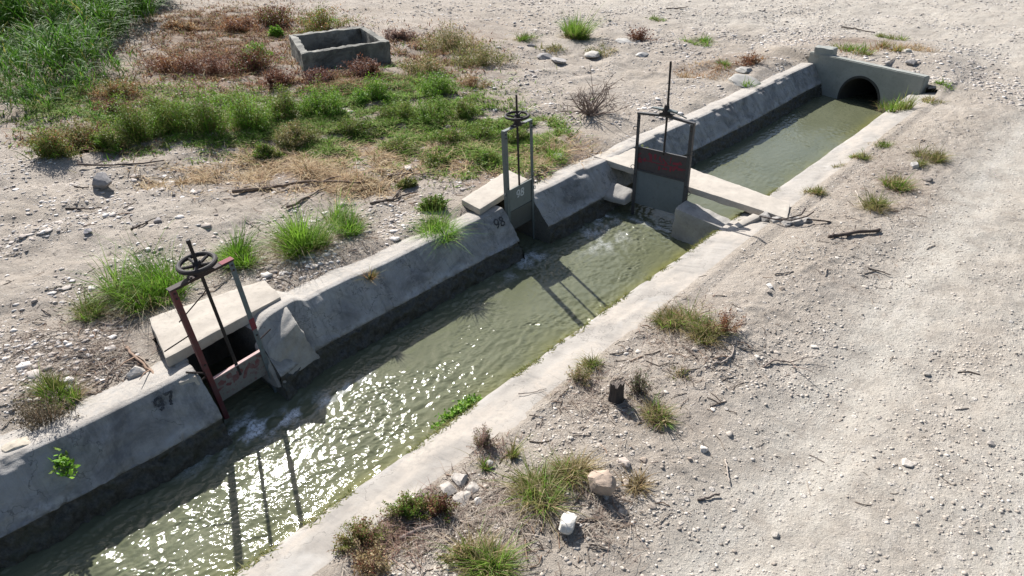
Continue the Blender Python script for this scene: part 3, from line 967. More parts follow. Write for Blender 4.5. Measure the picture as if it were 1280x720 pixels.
bm = bmesh.new(); bm_box(bm, -hw + .009, hw - .009, .012, .030, -.05, .325, .002)
pl = part('gate_plate', bm, M_PLATE98, g98)
bm = bmesh.new(); bm_box(bm, -hw + .010, hw - .010, .013, .029, -.40, -.052, .002); bm_box(bm, -hw + .012, hw - .012, .003, .012, -.15, -.055, .001)
part('lower_plate', bm, M_PLATE98B, g98)


def on_plate(x0, z0, y):
    return lambda u, v, k: np.stack([x0 + u, np.full_like(u, y) - .00004 * (k % 40), z0 + v], -1)


paint_number('98', .115, .026, on_plate(-.085, .135, .010), M_WHITEPAINT, pl)
for c3 in ((-hw - .03, .0, .28), (hw + .03, .0, .16)):
    bm = bmesh.new(); pin(bm, c3)
    part('pin_ring', bm, M_GREENGREY, g98, True)

# --- big gate in mid canal
gm = root('sluice_gate', (-5.50, gy, 0), 'wide dark sluice gate standing in the canal with faded red paint', 'sluice gate', (0, -.03, 0), 'sluice gates on the canal')
hw = .525
for s in (-1, 1):
    bm = bmesh.new(); angle_bar(bm, s * hw, -s, -1.1, 1.10, .06, .008)
    part('post', bm, M_DARKSTEEL, gm)
bm = bmesh.new()
for (xa, za, xb, zb) in ((-hw - .006, 1.102, 0, 1.145), (0, 1.145, hw + .006, 1.102)):
    bm_hexa(bm, [(xa, -.012, za), (xb, -.012, zb), (xb, .05, zb), (xa, .05, za), (xa, -.012, za + .035), (xb, -.012, zb + .035), (xb, .05, zb + .035), (xa, .05, za + .035)])
part('crossbar', bm, M_DARKSTEEL, gm)
bm = bmesh.new(); bm_tube(bm, [(.02, .02, .50), (.02, .02, 1.2), (.0, .02, 2.03)], .018, 10)
part('spindle', bm, M_SPINDLE, gm, True)
bm = bmesh.new(); bm_box(bm, -.10, .12, -.04, .08, 1.181, 1.20, .002); bm_tube(bm, [(.0, .02, 1.20), (.0, .02, 1.26), (.0, .02, 1.34)], [.07, .055, .035], 14)
part('bearing', bm, M_SPINDLE, gm, True, 35)
bm = bmesh.new()
bm_hexa(bm, [(-.26, -.02, 1.255), (-.05, -.03, 1.245), (-.05, .06, 1.245), (-.26, .04, 1.255), (-.26, -.02, 1.272), (-.05, -.03, 1.275), (-.05, .06, 1.275), (-.26, .04, 1.272)])
bm_hexa(bm, [(.05, -.03, 1.245), (.20, -.02, 1.235), (.20, .05, 1.235), (.05, .06, 1.245), (.05, -.03, 1.275), (.20, -.02, 1.262), (.20, .05, 1.262), (.05, .06, 1.275)])
bm_tube(bm, [(.15, .0, 1.25), (.30, -.02, 1.225), (.40, -.03, 1.20)], .012, 7)
part('turning_lever', bm, M_GREENGREY, gm, True, 35)
bm = bmesh.new(); bm_box(bm, -hw + .009, hw - .009, .012, .028, .148, .535, .002)
up = part('upper_plate', bm, M_PLATE_UP, gm)
bm = bmesh.new(); bm_box(bm, -hw + .010, hw - .010, .011, .027, -.50, .118, .002)
part('lower_plate', bm, M_PLATE_LOW, gm)
bm = bmesh.new(); bm_box(bm, -hw + .009, hw - .009, -.004, .030, .1205, .1455, .002); bm_box(bm, -hw + .009, hw - .009, -.004, .030, .537, .552, .002)
part('plate_rail', bm, M_DARKSTEEL, gm)
# random daubs of faded red paint and one thin smear across
V, Fq = [(-.46, .0099, .325), (-.46, .0099, .34), (.46, .0099, .318), (.46, .0099, .335)], [(0, 1, 3, 2)]
rr = np.random.default_rng(5)
for k in range(26):
    px = -.43 + .86 * (k % 9) / 8.6 + rr.normal(0, .012); pz = .24 + .22 * rr.random()
    a = rr.choice([.1, 1.5, .8, -.7, 1.5, 1.5]); ln = rr.uniform(.05, .13); w = rr.uniform(.010, .022)
    for e in (-1, 1):
        for d in (-1, 1):
            x = px + e * ln / 2 * math.cos(a) - d * w * math.sin(a); z = pz + e * ln / 2 * math.sin(a) + d * w * math.cos(a)
            V.append((min(max(x, -.5), .5), .0098 - .00012 * k, min(max(z, .165), .52)))
    b = len(V) - 4
    Fq.append((b, b + 1, b + 3, b + 2))
link('faded_daubs', mesh_np('faded_daubs', np.array(V), np.array(Fq), M_REDPAINT, False), up)
for (px, pz) in ((-hw - .03, .86), (-hw - .03, .17), (hw + .03, .64), (hw + .03, -.06)):
    bm = bmesh.new(); pin(bm, (px, .0, pz), .034, .006)
    part('pin_ring', bm, M_DARKSTEEL, gm, True)


def bolts(parent, pts, r=.011, axis='y'):
    for (x, y, z) in pts:
        bm = bmesh.new()
        d = Vector((0, -.012, 0)) if axis == 'y' else Vector((0, 0, .012))
        bm_tube(bm, [Vector((x, y, z)), Vector((x, y, z)) + d], r, 6)
        part('bolt', bm, M_RUST, parent)


bolts(g97, [(s_ * .318, -.0085, z) for s_ in (-1, 1) for z in (.98, 1.04, .1)])
bolts(g97, [(-.11, .0, 1.117), (.11, .0, 1.117)], .013, 'z')
bolts(g98, [(s_ * .300, -.0085, z) for s_ in (-1, 1) for z in (1.2, 1.26, .38)])
bolts(gm, [(s_ * .495, -.0085, z) for s_ in (-1, 1) for z in (1.0, 1.06, .6, .05)])


# ------------------------------------------------------------------ stones
def ico(sub):
    bm = bmesh.new(); bmesh.ops.create_icosphere(bm, subdivisions=sub, radius=1.0)
    V = np.array([v.co[:] for v in bm.verts]); Fq = np.array([[v.index for v in f.verts] for f in bm.faces]); bm.free()
    return V, Fq


ICO1, ICO2, ICO4 = ico(1), ico(2), ico(4)


def rock_verts(base, seed, sx, sy, sz, cuts=13):
    r = np.random.default_rng(seed)
    V = base.copy()
    for _ in range(cuts):
        n = r.normal(size=3); n /= np.linalg.norm(n)
        d = r.uniform(.5, .85)
        k = np.maximum(V @ n - d, 0)
        V = V - n * k[:, None] * .97
    V = V + V * (.09 * fbm(V[:, 0] * 2.1 + V[:, 2] * 1.1, V[:, 1] * 2.1 - V[:, 2], seed, 5, .6))[:, None]
    return V * np.array([sx, sy, sz])


def rock(name, px, py, wpx, hpx, color, label, seed, z=None, sink=.36, rot=None, depth=1.0, cat='stone', flat=None):
    p = at(px, py, 0)
    p = at(px, py, gz(p[0], p[1])) if z is None else at(px, py, z)
    dist = float(np.linalg.norm(p - _C))
    s = dist / F_PX
    w = wpx * s / 2
    hgt = hpx * s / 1.25 / 2 if flat is None else flat
    V = rock_verts(ICO4[0], seed, w, w * depth, hgt)
    r = np.random.default_rng(seed + 5)
    col = np.array(color)[None] * (1 + .22 * fbm(V[:, 0] / w * 2.2, V[:, 1] / w * 2.2 + V[:, 2] / w, seed + 3, 4))[:, None]
    me = mesh_np(name, V, ICO4[1], M_ROCK, True, col)
    me.set_sharp_from_angle(angle=math.radians(24))
    o = link(name, me)
    o.rotation_euler = (r.uniform(-.1, .1), r.uniform(-.1, .1), (PSI if rot is None else rot))
    zz = gz(p[0], p[1]) if z is None else z
    o.location = (p[0], p[1], zz + hgt * (1 - 2 * sink))
    return tag(o, label, cat)


GREY, TAN, WHITE, BROWN, CONC = (.30, .28, .265), (.42, .34, .27), (.58, .55, .51), (.30, .22, .165), (.36, .34, .31)
rock('rock', 129, 234, 26, 22, (.27, .255, .25), 'grey pointed rock alone on the bare ground by a thin stick', 301, sink=.15)
rock('rock', 749, 612, 38, 42, (.40, .31, .24), 'largest tan rock in the dry grass clump near the track', 302, sink=.16)
rock('rock', 709, 660, 33, 28, (.62, .59, .53), 'white flat-topped rock at the edge of the dry grass clump', 303, sink=.24, depth=.9)
rock('stone', 757, 621, 11, 9, WHITE, 'small white stone under the tan rock', 304)
rock('stone', 781, 578, 20, 10, (.50, .42, .36), 'pinkish flat stone just beyond the tan rock', 305, sink=.2)
rock('stone', 806, 575, 10, 8, TAN, 'small tan stone beside the pinkish flat stone', 306)
rock('stone', 777, 640, 14, 10, (.46, .38, .31), 'brown pitted stone between the tan rock and the track', 307)
rock('stone', 782, 604, 14, 9, (.50, .42, .35), 'tan stone in the dry stalks behind the tan rock', 308)
rock('stone', 879, 562, 13, 11, (.62, .57, .51), 'pale lumpy stone lying on the track', 309)
rock('stone', 862, 575, 7, 6, TAN, 'small round stone beside the pale lumpy track stone', 310)
rock('stone', 612, 583, 10, 13, WHITE, 'white upright stone in weeds by the pale bank', 311, sink=.15)
rock('stone', 598, 628, 12, 9, WHITE, 'white stone at the foot of the crusty mortar spill', 312)
rock('rock', 681, 73, 20, 9, (.30, .28, .265), 'flat dark grey rock, one of two lying beside yellow grass', 313, sink=.3)
rock('rock', 697, 79, 22, 8, (.40, .375, .35), 'flat pale grey rock lying in front of the dark grey one', 314, sink=.3)
rock('rock', 741, 72, 24, 10, (.50, .47, .42), 'pale flat slab rock below the yellow grass strip', 315, sink=.3)
rock('rock', 781, 54, 26, 9, (.44, .42, .385), 'flat grey slab rock beside the dry red weed', 316, sink=.3)
rock('stone', 803, 69, 18, 9, (.46, .44, .41), 'grey stone among gravel right of the pale flat slab', 317, sink=.3)
rock('stone', 664, 58, 14, 7, GREY, 'dark grey stone beside the small green tuft', 318)
rock('rock', 24, 563, 34, 18, (.50, .44, .35), 'yellowish rock on the canal wall edge beside the dead weed', 319, sink=.3)
rock('stone', 172, 470, 20, 17, (.52, .48, .43), 'white rock in the brush beside the cover slab', 320, sink=.25)
rock('stone', 88, 505, 13, 10, (.40, .36, .31), 'small brown stone in the dry twigs by tuft', 321)
rock('stone', 85, 487, 15, 10, (.20, .185, .175), 'dark stone at the base of the olive tuft', 322)
rock('rock', 698, 198, 15, 10, (.58, .55, .51), 'white rock beside bright grass by the grey gate', 323, sink=.2)
rock('rock', 930, 88, 26, 9, (.32, .31, .285), 'grey concrete lump on the ground above the canal wall', 324, sink=.36)
rock('rock', 925, 101, 44, 10, (.36, .345, .315), 'long low concrete lump beside the canal wall top', 325, sink=.42)
rock('stone', 1118, 65, 12, 8, GREY, 'grey stone in the rubble over the culvert', 326)
rock('stone', 1140, 78, 13, 9, (.27, .255, .245), 'dark stone behind the headwall near the track', 328)
rock('stone', 1133, 67, 10, 7, WHITE, 'white stone among the rubble over the culvert', 329)
rock('stone', 110, 288, 12, 8, (.42, .39, .39), 'small bluish stone beside a thin black stick', 330)
rock('stone', 197, 274, 14, 9, (.30, .275, .265), 'dark grey stone beside a short dead stick on bare ground', 331)
rock('stone', 512, 213, 13, 8, (.56, .53, .48), 'white stone beside the branch in dry grass', 332)
rock('stone', 395, 193, 18, 6, (.56, .52, .47), 'pale flat stone behind the straw heap', 333, sink=.3)
rock('stone', 575, 198, 9, 6, (.60, .57, .53), 'small white stone in the grass near the small slab', 334)
rock('stone', 962, 359, 10, 8, WHITE, 'white pebble on twig litter beside the track', 335)
rock('stone', 977, 362, 8, 6, TAN, 'tan pebble next to the white pebble on twig litter', 336)
rock('stone', 1144, 208, 12, 9, (.52, .49, .45), 'pale stone between two tufts at the track edge', 337)
rock('stone', 1158, 225, 12, 6, (.22, .19, .165), 'dark flat stone beside the tuft at the track edge', 338)
rock('stone', 969, 671, 10, 9, (.44, .40, .35), 'grey-brown stone alone on the track near its lower end', 340)
rock('stone', 1133, 580, 14, 8, (.54, .49, .43), 'pale stone with a dark underside on the track', 341)
rock('stone', 1157, 469, 9, 7, (.42, .38, .33), 'brown stone alone in the middle of the track', 342)
rock('stone', 1237, 555, 9, 6, (.40, .36, .32), 'grey stone near the track outer side', 344)
for k, (px, py, w, h, lb) in enumerate(((560, 612, 26, 14, 'crusty mortar lump nearest the pale bank'), (575, 600, 24, 12, 'crusty mortar lump at the top of the spill'),
                                        (588, 612, 22, 14, 'rounded crusty mortar lump in the middle of the spill'), (578, 624, 24, 13, 'crusty mortar lump at the bottom of the spill'))):
    rock('mortar_lump', px, py, w, h, (.40, .365, .325), lb, 350 + k, sink=.3, cat='mortar lump')

# block on the headwall
blk = at(1031, 66, .34)
solid('stone_block', box8(blk[0] - .30, blk[0] + .22, blk[1] - .05, blk[1] + .35, .20, .47), M_HEAD, 360, 'squared grey block sitting on top of the culvert headwall corner', 'block', bevel=.05, cut=.08, amp=.03)

# crumbled bridge end with bent bars
bp = at(981, 276, .0)
bc_ = root('broken_concrete', (bp[0], bp[1], .0), 'crumbled concrete with bent bars at the bridge slab end', 'rubble')
for k, (dx, dy, dz, s) in enumerate(((-.30, -.03, -.02, .13), (-.12, -.07, -.02, .12), (.04, -.05, -.01, .13), (.18, .02, .0, .14), (.26, .14, .02, .11), (.12, .12, .0, .12))):
    V = rock_verts(ICO4[0], 370 + k, s, s * .8, s * .65)
    col = np.array((.33, .31, .285))[None] * (1 + .3 * fbm(V[:, 0] * 14, V[:, 1] * 14, 371 + k, 3))[:, None]
    o = link('chunk', mesh_np('chunk', V, ICO4[1], M_ROCK, True, col), bc_)
    o.location = (dx, dy, dz); o.rotation_euler = (0, 0, k * 1.1)
for pts in (((-.35, -.14, .02), (-.1, -.18, .06), (.15, -.12, .10), (.30, .02, .16), (.34, .16, .20)), ((.02, -.1, .07), (.22, .0, .17), (.2, .2, .2)), ((.30, .05, .1), (.52, .22, .08), (.62, .34, .04))):
    bm = bmesh.new(); bm_tube(bm, pts, .012, 6)
    part('bent_bar', bm, M_RUST, bc_, True)


# ------------------------------------------------------------------ gravel
def scatter_gravel(name, n, region, smin, smax, seed, label, dens, base=ICO1, power=2.2, pal=0):
    r = np.random.default_rng(seed)
    V0, F0 = base
    x0, x1, y0, y1 = region
    xs = []; ys = []
    got = 0
    while got < n:
        x = r.uniform(x0, x1, n * 2); y = r.uniform(y0, y1, n * 2)
        px, py = seen(x, y, 0)
        ok = (px > -60) & (px < 1340) & (py > -15) & (py < 780)
        ok &= ~((x > -7.0) & (x < -3.35) & (y < head_y(x) + .25))
        ok &= ~((x > -7.7) & (x < -6.3) & (y > 2.0) & (y < 3.7)) & ~((x > -7.7) & (x < -6.3) & (y > 7.1) & (y < 8.65))
        ok &= r.random(n * 2) < dens(x, y)
        xs.append(x[ok]); ys.append(y[ok]); got += ok.sum()
    x = np.concatenate(xs)[:n]; y = np.concatenate(ys)[:n]
    size = smin * (smax / smin) ** (r.random(n) ** power)
    z = ground_h(x, y)
    nv = len(V0)
    ph = r.uniform(0, 6.283, n)
    jit = 1 + r.normal(0, .16, (n, nv, 1))
    P = V0[None] * jit
    P = P * np.stack([np.ones(n), r.uniform(.6, 1.0, n), r.uniform(.16, .45, n)], -1)[:, None, :]
    tx = r.normal(0, .18, n)
    c, s = np.cos(ph)[:, None], np.sin(ph)[:, None]
    X = P[..., 0] * c - P[..., 1] * s; Y = P[..., 0] * s + P[..., 1] * c; Z = P[..., 2] + X * np.tan(tx)[:, None] * .6
    P = np.stack([X, Y, Z], -1) * size[:, None, None]
    P += np.stack([x, y, z + size * .05], -1)[:, None, :]
    Fq = (F0[None] + (np.arange(n) * nv)[:, None, None]).reshape(-1, 3)
    t = r.random(n)[:, None]
    if pal == 0:
        col = np.where(t < .2, np.array((.30, .26, .22)), np.where(t < .68, np.array((.43, .38, .325)), np.where(t < .93, np.array((.50, .455, .40)), np.array((.57, .53, .48)))))
    else:
        col = np.where(t < .25, np.array((.36, .31, .27)), np.where(t < .65, np.array((.48, .43, .385)), np.array((.64, .60, .56))))
    col = col * (1 + r.normal(0, .08, (n, 1)))
    col = np.repeat(col, nv, axis=0)
    me = mesh_np(name, P.reshape(-1, 3), Fq, M_STONE, False, col)
    return stuff(link(name, me), label, 'gravel')


def dens_track(x, y):
    lane = np.maximum(np.exp(-((x + 1.0) / .45) ** 2), np.exp(-((x - .75) / .45) ** 2))
    cl = np.clip(.35 + .9 * fbm(x * .9, y * .9, 121, 3), .06, 1)
    return cl * (1 - .7 * lane) / np.maximum(1, (np.hypot(x, y) / 7) ** 1.6)


def dens_left(x, y):
    cl = np.clip(.32 + 1.3 * fbm(x * .55, y * .55, 131, 4), .03, 1)
    veg = blobs(x, y, SOIL)
    return cl * (1 - .75 * np.clip(veg, 0, 1)) / np.maximum(1, (np.hypot(x, y) / 11) ** 1.3)


scatter_gravel('gravel', 21000, (-3.3, 6, -1, 40), .005, .026, 401, 'pale gravel strewn over the dirt track beside the canal', dens_track, power=3.0)
scatter_gravel('gravel', 40000, (-30, -7.1, -1, 30), .010, .045, 402, 'pale stony gravel on the open ground behind the canal walls', dens_left, power=2.8, pal=1)
scatter_gravel('gravel', 9000, (-24, 4, 19, 42), .02, .075, 403, 'pale gravel on the far open yard beyond the culvert', lambda x, y: np.clip(.35 + .9 * fbm(x * .4, y * .4, 141, 3), .05, 1) / np.maximum(1, (np.hypot(x, y) / 22) ** 1.5), power=2.4, pal=1)
scatter_gravel('gravel', 380, (-3.35, 3, 0, 22), .014, .042, 404, 'bigger loose stones along the canal edge of the track', lambda x, y: np.exp(-((x + 2.5) / .9) ** 2) * .9 + .1 * (np.hypot(x, y) < 12), base=ICO2)
scatter_gravel('gravel', 1000, (-24, -7.2, 1, 26), .03, .085, 405, 'bigger flat stones on the open ground behind the walls', lambda x, y: dens_left(x, y) ** 1.5, base=ICO2, pal=1)


scatter_gravel('rubble', 130, (-6.4, -3.2, 19.9, 22.0), .03, .09, 406, 'loose rubble stones heaped on the earth over the culvert', lambda x, y: ((y > head_y(x) + .3) & (y < head_y(x) + 1.1)) * np.clip(.2 + (x + 6.4) * .4, 0, 1), base=ICO2, pal=1, power=1.5)


# ------------------------------------------------------------------ plants
def blades(n, r, length, width, lean, curve, cols, seed, spread=1.0, segs=5, shape=1.0, up=None, len_var=.35):
    """n curved tapering blades around the origin -> V, F, color"""
    q = np.random.default_rng(seed)
    a0 = q.uniform(0, 6.283, n); rad = r * np.sqrt(q.random(n)) ** shape
    bx = rad * np.cos(a0); by = rad * np.sin(a0)
    az = a0 + q.normal(0, 1.1, n) * (1.3 - .6 * rad / max(r, 1e-6))
    L = length * (1 + q.normal(0, len_var, n)).clip(.25, 1.8) * (1 - .35 * (rad / max(r, 1e-6)) ** 2)
    ln = lean * (.25 + q.random(n) * 1.1) * (.4 + .8 * rad / max(r, 1e-6)); cv = curve * q.random(n) * 1.5
    t = np.linspace(0, 1, segs)[None]
    hor = L[:, None] * (ln[:, None] * t + cv[:, None] * t ** 2.2)
    ver = L[:, None] * (t * np.sqrt(np.clip(1 - ln ** 2 * .6, .1, 1))[:, None] - .55 * cv[:, None] * t ** 2.6)
    cx = bx[:, None] + np.cos(az)[:, None] * hor; cy = by[:, None] + np.sin(az)[:, None] * hor
    tw = az + np.pi / 2 + q.normal(0, .7, n)
    w = (width * (.6 + .8 * q.random(n)))[:, None] * (1 - t ** 1.6) * .5 + width * .04
    V = np.empty((n, segs, 2, 3))
    for s_, k in ((-1, 0), (1, 1)):
        V[:, :, k, 0] = cx + s_ * w * np.cos(tw)[:, None]; V[:, :, k, 1] = cy + s_ * w * np.sin(tw)[:, None]; V[:, :, k, 2] = ver
    V = V.reshape(-1, 3)
    b = (np.arange(n) * segs * 2)[:, None] + (np.arange(segs - 1) * 2)[None]
    Fq = np.stack([b, b + 1, b + 3, b + 2], -1).reshape(-1, 4)
    cols = np.array(cols)
    pick = q.integers(0, len(cols), n)
    c = cols[pick] * (1 + q.normal(0, .16, (n, 1)))
    c = np.repeat(c, segs * 2, axis=0).clip(.01, 1)
    return V, Fq, c


def leaves_on_stems(ns, r, height, leaf, cols, stemcol, seed, per=40, lean=.7, flat=1.0, top=.15):
    """bushy weed: thin stems fanning out with small leaves along them -> V, F, color"""
    q = np.random.default_rng(seed)
    a = q.uniform(0, 6.283, ns); rr = np.sqrt(q.random(ns))
    lob = 1 + .35 * np.sin(a * 2 + seed) + .25 * np.sin(a * 3 + seed * 1.7) + .2 * np.sin(a * 5 + seed * .3)
    rr = rr * np.clip(lob, .35, 1.5)
    H = height * np.clip(1 - .45 * rr ** 2, .3, 1) * (.42 + .75 * q.random(ns)) * np.clip(.6 + .45 * lob, .6, 1.15)
    bx = r * .45 * rr * np.cos(a); by = r * .45 * rr * np.sin(a)
    ex = r * rr * np.cos(a) * (.8 + .3 * q.random(ns)) + q.normal(0, .05 * r, ns); ey = r * rr * np.sin(a) * (.8 + .3 * q.random(ns)) + q.normal(0, .05 * r, ns)
    sv, sf, sc_ = [], [], []
    segs = 4
    t = np.linspace(0, 1, segs)[None]
    X = bx[:, None] + (ex - bx)[:, None] * t ** 1.3; Y = by[:, None] + (ey - by)[:, None] * t ** 1.3; Z = H[:, None] * t
    w = .004 * (1.2 - t)
    V = np.empty((ns, segs, 2, 3))
    for s_, k in ((-1, 0), (1, 1)):
        V[:, :, k, 0] = X + s_ * w * np.cos(a + 1.2)[:, None]; V[:, :, k, 1] = Y + s_ * w * np.sin(a + 1.2)[:, None]; V[:, :, k, 2] = Z
    V1 = V.reshape(-1, 3)
    b = (np.arange(ns) * segs * 2)[:, None] + (np.arange(segs - 1) * 2)[None]
    F1 = np.stack([b, b + 1, b + 3, b + 2], -1).reshape(-1, 4)
    c1 = np.repeat(np.array(stemcol)[None] * (1 + q.normal(0, .15, (ns, 1))), segs * 2, axis=0)
    n = ns * per
    st = np.repeat(np.arange(ns), per); tt = top + (1 - top) * q.random(n) ** .8
    sp = .10 * r * (1.1 - .5 * tt)
    lx = bx[st] + (ex - bx)[st] * tt ** 1.3 + q.normal(0, 1, n) * sp; ly = by[st] + (ey - by)[st] * tt ** 1.3 + q.normal(0, 1, n) * sp
    lz = np.maximum(H[st] * tt + q.normal(0, 1, n) * sp * .5, .005)
    az = q.uniform(0, 6.283, n); el = q.normal(.45, .5, n) * flat
    L = leaf * (.55 + .9 * q.random(n)); W = L * (.22 + .16 * q.random(n))
    dx, dy, dz = np.cos(az) * np.cos(el), np.sin(az) * np.cos(el), np.sin(el)
    tw = q.normal(0, .5, n)
    sx, sy, sz = -np.sin(az) * np.cos(tw), np.cos(az) * np.cos(tw), np.sin(tw)
    P = np.stack([lx, ly, lz], -1); Dv = np.stack([dx, dy, dz], -1) * L[:, None]; S = np.stack([sx, sy, sz], -1) * W[:, None]
    V2 = np.stack([P, P + Dv * .45 + S, P + Dv, P + Dv * .45 - S], 1).reshape(-1, 3)
    F2 = np.arange(n * 4).reshape(n, 4) + len(V1)
    cols = np.array(cols); stem_pick = q.integers(0, len(cols), ns)
    mixk = q.random(n) < .65
    pick = np.where(mixk, stem_pick[st], q.integers(0, len(cols), n))
    c2 = np.repeat(cols[pick] * (1 + q.normal(0, .15, (n, 1))), 4, axis=0)
    return np.vstack([V1, V2]), np.vstack([F1, F2]), np.vstack([c1, c2]).clip(.01, 1)


def merge(parts):
    Vs, Fs, Cs = [], [], []
    o = 0
    for V, Fq, c in parts:
        Vs.append(V); Fs.append(Fq + o); Cs.append(c); o += len(V)
    return np.vstack(Vs), np.vstack(Fs), np.vstack(Cs)


def moved(p, dx, dy, dz=0.0, sx=1.0, sy=1.0, ang=0.0):
    V, Fq, c = p
    V = V * np.array([sx, sy, 1.0])
    ca, sa = math.cos(ang), math.sin(ang)
    V = np.stack([V[:, 0] * ca - V[:, 1] * sa + dx, V[:, 0] * sa + V[:, 1] * ca + dy, V[:, 2] + dz], -1)
    return V, Fq, c


FRESH = [(.125, .25, .024), (.165, .295, .034), (.10, .205, .022), (.21, .315, .055), (.16, .235, .04)]
LIME = [(.16, .33, .025), (.21, .37, .04), (.12, .27, .025), (.26, .37, .08)]
OLIVE = [(.155, .185, .04), (.195, .22, .055), (.115, .15, .032), (.28, .25, .10), (.17, .205, .045)]
DRYG = [(.38, .30, .16), (.30, .22, .11), (.44, .36, .21), (.22, .20, .08), (.34, .24, .13)]
STRAW = [(.46, .35, .20), (.40, .28, .15), (.52, .42, .27), (.33, .21, .12)]
RED = [(.155, .062, .036), (.20, .088, .05), (.12, .05, .034), (.25, .135, .07), (.17, .08, .058)]
RUSTY = [(.30, .15, .065), (.36, .20, .09), (.24, .12, .06), (.38, .26, .13)]
MIX = OLIVE + FRESH[:3] + DRYG[:2]


def spot(px, py):
    p = at(px, py, 0)
    for _ in range(2):
        p = at(px, py, gz(p[0], p[1]))
    dist = float(np.linalg.norm(p - _C)); dep = math.asin((H_CAM - p[2]) / dist)
    return p, dist / F_PX, dep


def put_plant(name, V, Fq, c, p, mat, label, cat, group=None, z=None):
    zz = gz(p[0], p[1]) if z is None else z
    # sit each foot on the ground
    if z is None:
        V = V.copy(); V[:, 2] += ground_h(V[:, 0] + p[0], V[:, 1] + p[1]) - zz - .012
    o = link(name, mesh_np(name, V, Fq, mat, True, c))
    o.location = (p[0], p[1], zz)
    return tag(o, label, cat, group)


def tuft(px, py, wpx, hpx, cols, label, seed, n=420, lean=.5, curve=.45, bw=.011, name='grass_tuft', cat='grass tuft', dead=None, lobes=6, z=None, group='grass tufts around the canal', wide=1.0):
    """px,py = foot of the clump in the photograph, wpx x hpx its size there"""
    p, s, dep = spot(px, py) if z is None else (at(px, py, z), float(np.linalg.norm(at(px, py, z) - _C)) / F_PX, .6)
    L = hpx * s / math.cos(dep) * .62; R = max(.35 * wpx * s / 2, wpx * s / 2 - .45 * L * (lean + .6 * curve)); n = int(n * 1.45)
    if px > 560 and py > 370:
        n = int(n * .72); L *= .85; cols = list(cols) + DRYG[:3]
    q = np.random.default_rng(seed)
    bits = []
    bwid = max(bw * .75, s * .62)
    for k in range(lobes):
        a = q.uniform(0, 6.283); d = R * 1.0 * q.random() ** .5 if lobes > 1 else 0
        pick_ = [cols[i_] for i_ in q.integers(0, len(cols), 4)]
        b = blades(int(n / lobes * q.uniform(.5, 1.5)), R * q.uniform(.28, .6), L * q.uniform(.55, 1.15), bwid, lean * q.uniform(.7, 1.1), curve, pick_, seed * 10 + k)
        tip = (np.maximum(b[0][:, 2], 0) / max(L, 1e-6))[:, None] ** 1.5 * q.normal(0, .28 * L, 2)[None]
        b[0][:, :2] += tip
        bits.append(moved(b, d * math.cos(a), d * math.sin(a) * wide, 0, 1, wide, 0))
    if dead is None:
        bits.append(blades(int(n * .30), R * 1.25, L * .6, bwid * .8, .9, .8, DRYG, seed * 10 + 9))
    else:
        b = blades(int(n * .5), R * 1.15, L * .6, bwid * .8, .9, .8, dead, seed * 10 + 9)
        bits.append(b)
    # the canal-parallel axis of wide clumps follows the picture's horizontal
    V, Fq, c = merge(bits)
    ca, sa = math.cos(PSI), math.sin(PSI)
    V = np.stack([V[:, 0] * ca - V[:, 1] * sa, V[:, 0] * sa + V[:, 1] * ca, V[:, 2]], -1)
    return put_plant(name, V, Fq, c, p, M_BLADE, label, cat, group, z)


def weed(px, py, wpx, hpx, cols, label, seed, ns=70, per=45, leaf=.035, stem=(.2, .13, .07), name='weed_bush', cat='weed', tall=None, tallcol=None, z=None, group='weeds around the canal', lean=.7, mat=None, depth=.8):
    p, s, dep = spot(px, py) if z is None else (at(px, py, z), float(np.linalg.norm(at(px, py, z) - _C)) / F_PX, .6)
    R = wpx * s / 2; Hh = hpx * s / math.cos(dep) * (.78 if px < 660 and py < 215 else .72 if py > 600 else 1)
    lf = max(leaf, s * 1.7)
    bits = [leaves_on_stems(ns, R, Hh, lf, cols, stem, seed, int(per * 1.3), top=.03)]
    if tall:
        bits.append(blades(int(tall * .3), R * .9, Hh * .8, max(.006, s * .6), .5, .4, tallcol or cols, seed + 50))
    V, Fq, c = moved(merge(bits), 0, 0, 0, 1.0, depth, 0)
    ca, sa = math.cos(PSI), math.sin(PSI)
    V = np.stack([V[:, 0] * ca - V[:, 1] * sa, V[:, 0] * sa + V[:, 1] * ca, V[:, 2]], -1)
    return put_plant(name, V, Fq, c, p, mat or M_LEAF, label, cat, group, z)


# bright tufts along the near wall
tuft(178, 372, 96, 62, LIME + FRESH, 'big bright green tuft behind the red gate handwheel', 501, 900, .55, .5, dead=DRYG)
tuft(118, 392, 40, 28, FRESH + OLIVE, 'small pale green tuft beside the big one nearest the twig litter', 502, 260, .6, .6, dead=DRYG)
tuft(305, 328, 62, 46, LIME + FRESH, 'round bright green tuft directly behind the concrete cover slab', 503, 650, .6, .5)
tuft(378, 312, 78, 62, LIME + FRESH, 'tall dense green tuft midway between the red gate and dead branch', 504, 800, .5, .45, dead=DRYG)
tuft(432, 282, 68, 46, LIME + FRESH, 'lower green tuft merging with the tall dense one, nearest the dead branch', 505, 520, .6, .5)
tuft(552, 293, 62, 36, LIME, 'bright green tuft spilling over the canal wall lip', 506, 420, .8, .8)
tuft(688, 203, 44, 28, LIME, 'bright green tuft beside the white rock by the grey gate', 507, 320, .7, .5)
tuft(460, 348, 22, 20, RUSTY + OLIVE, 'tiny brownish tuft growing on the canal wall top', 508, 120, .6, .4)
tuft(78, 500, 50, 42, FRESH + OLIVE, 'olive green tuft above the dead weed by the yellowish rock', 509, 380, .5, .4, dead=DRYG)
weed(58, 528, 62, 30, [(.14, .11, .07), (.2, .16, .1), (.10, .085, .055)], 'dark dead weed at the foot of the olive tuft by wall', 510, 60, 30, .02, (.17, .12, .08))
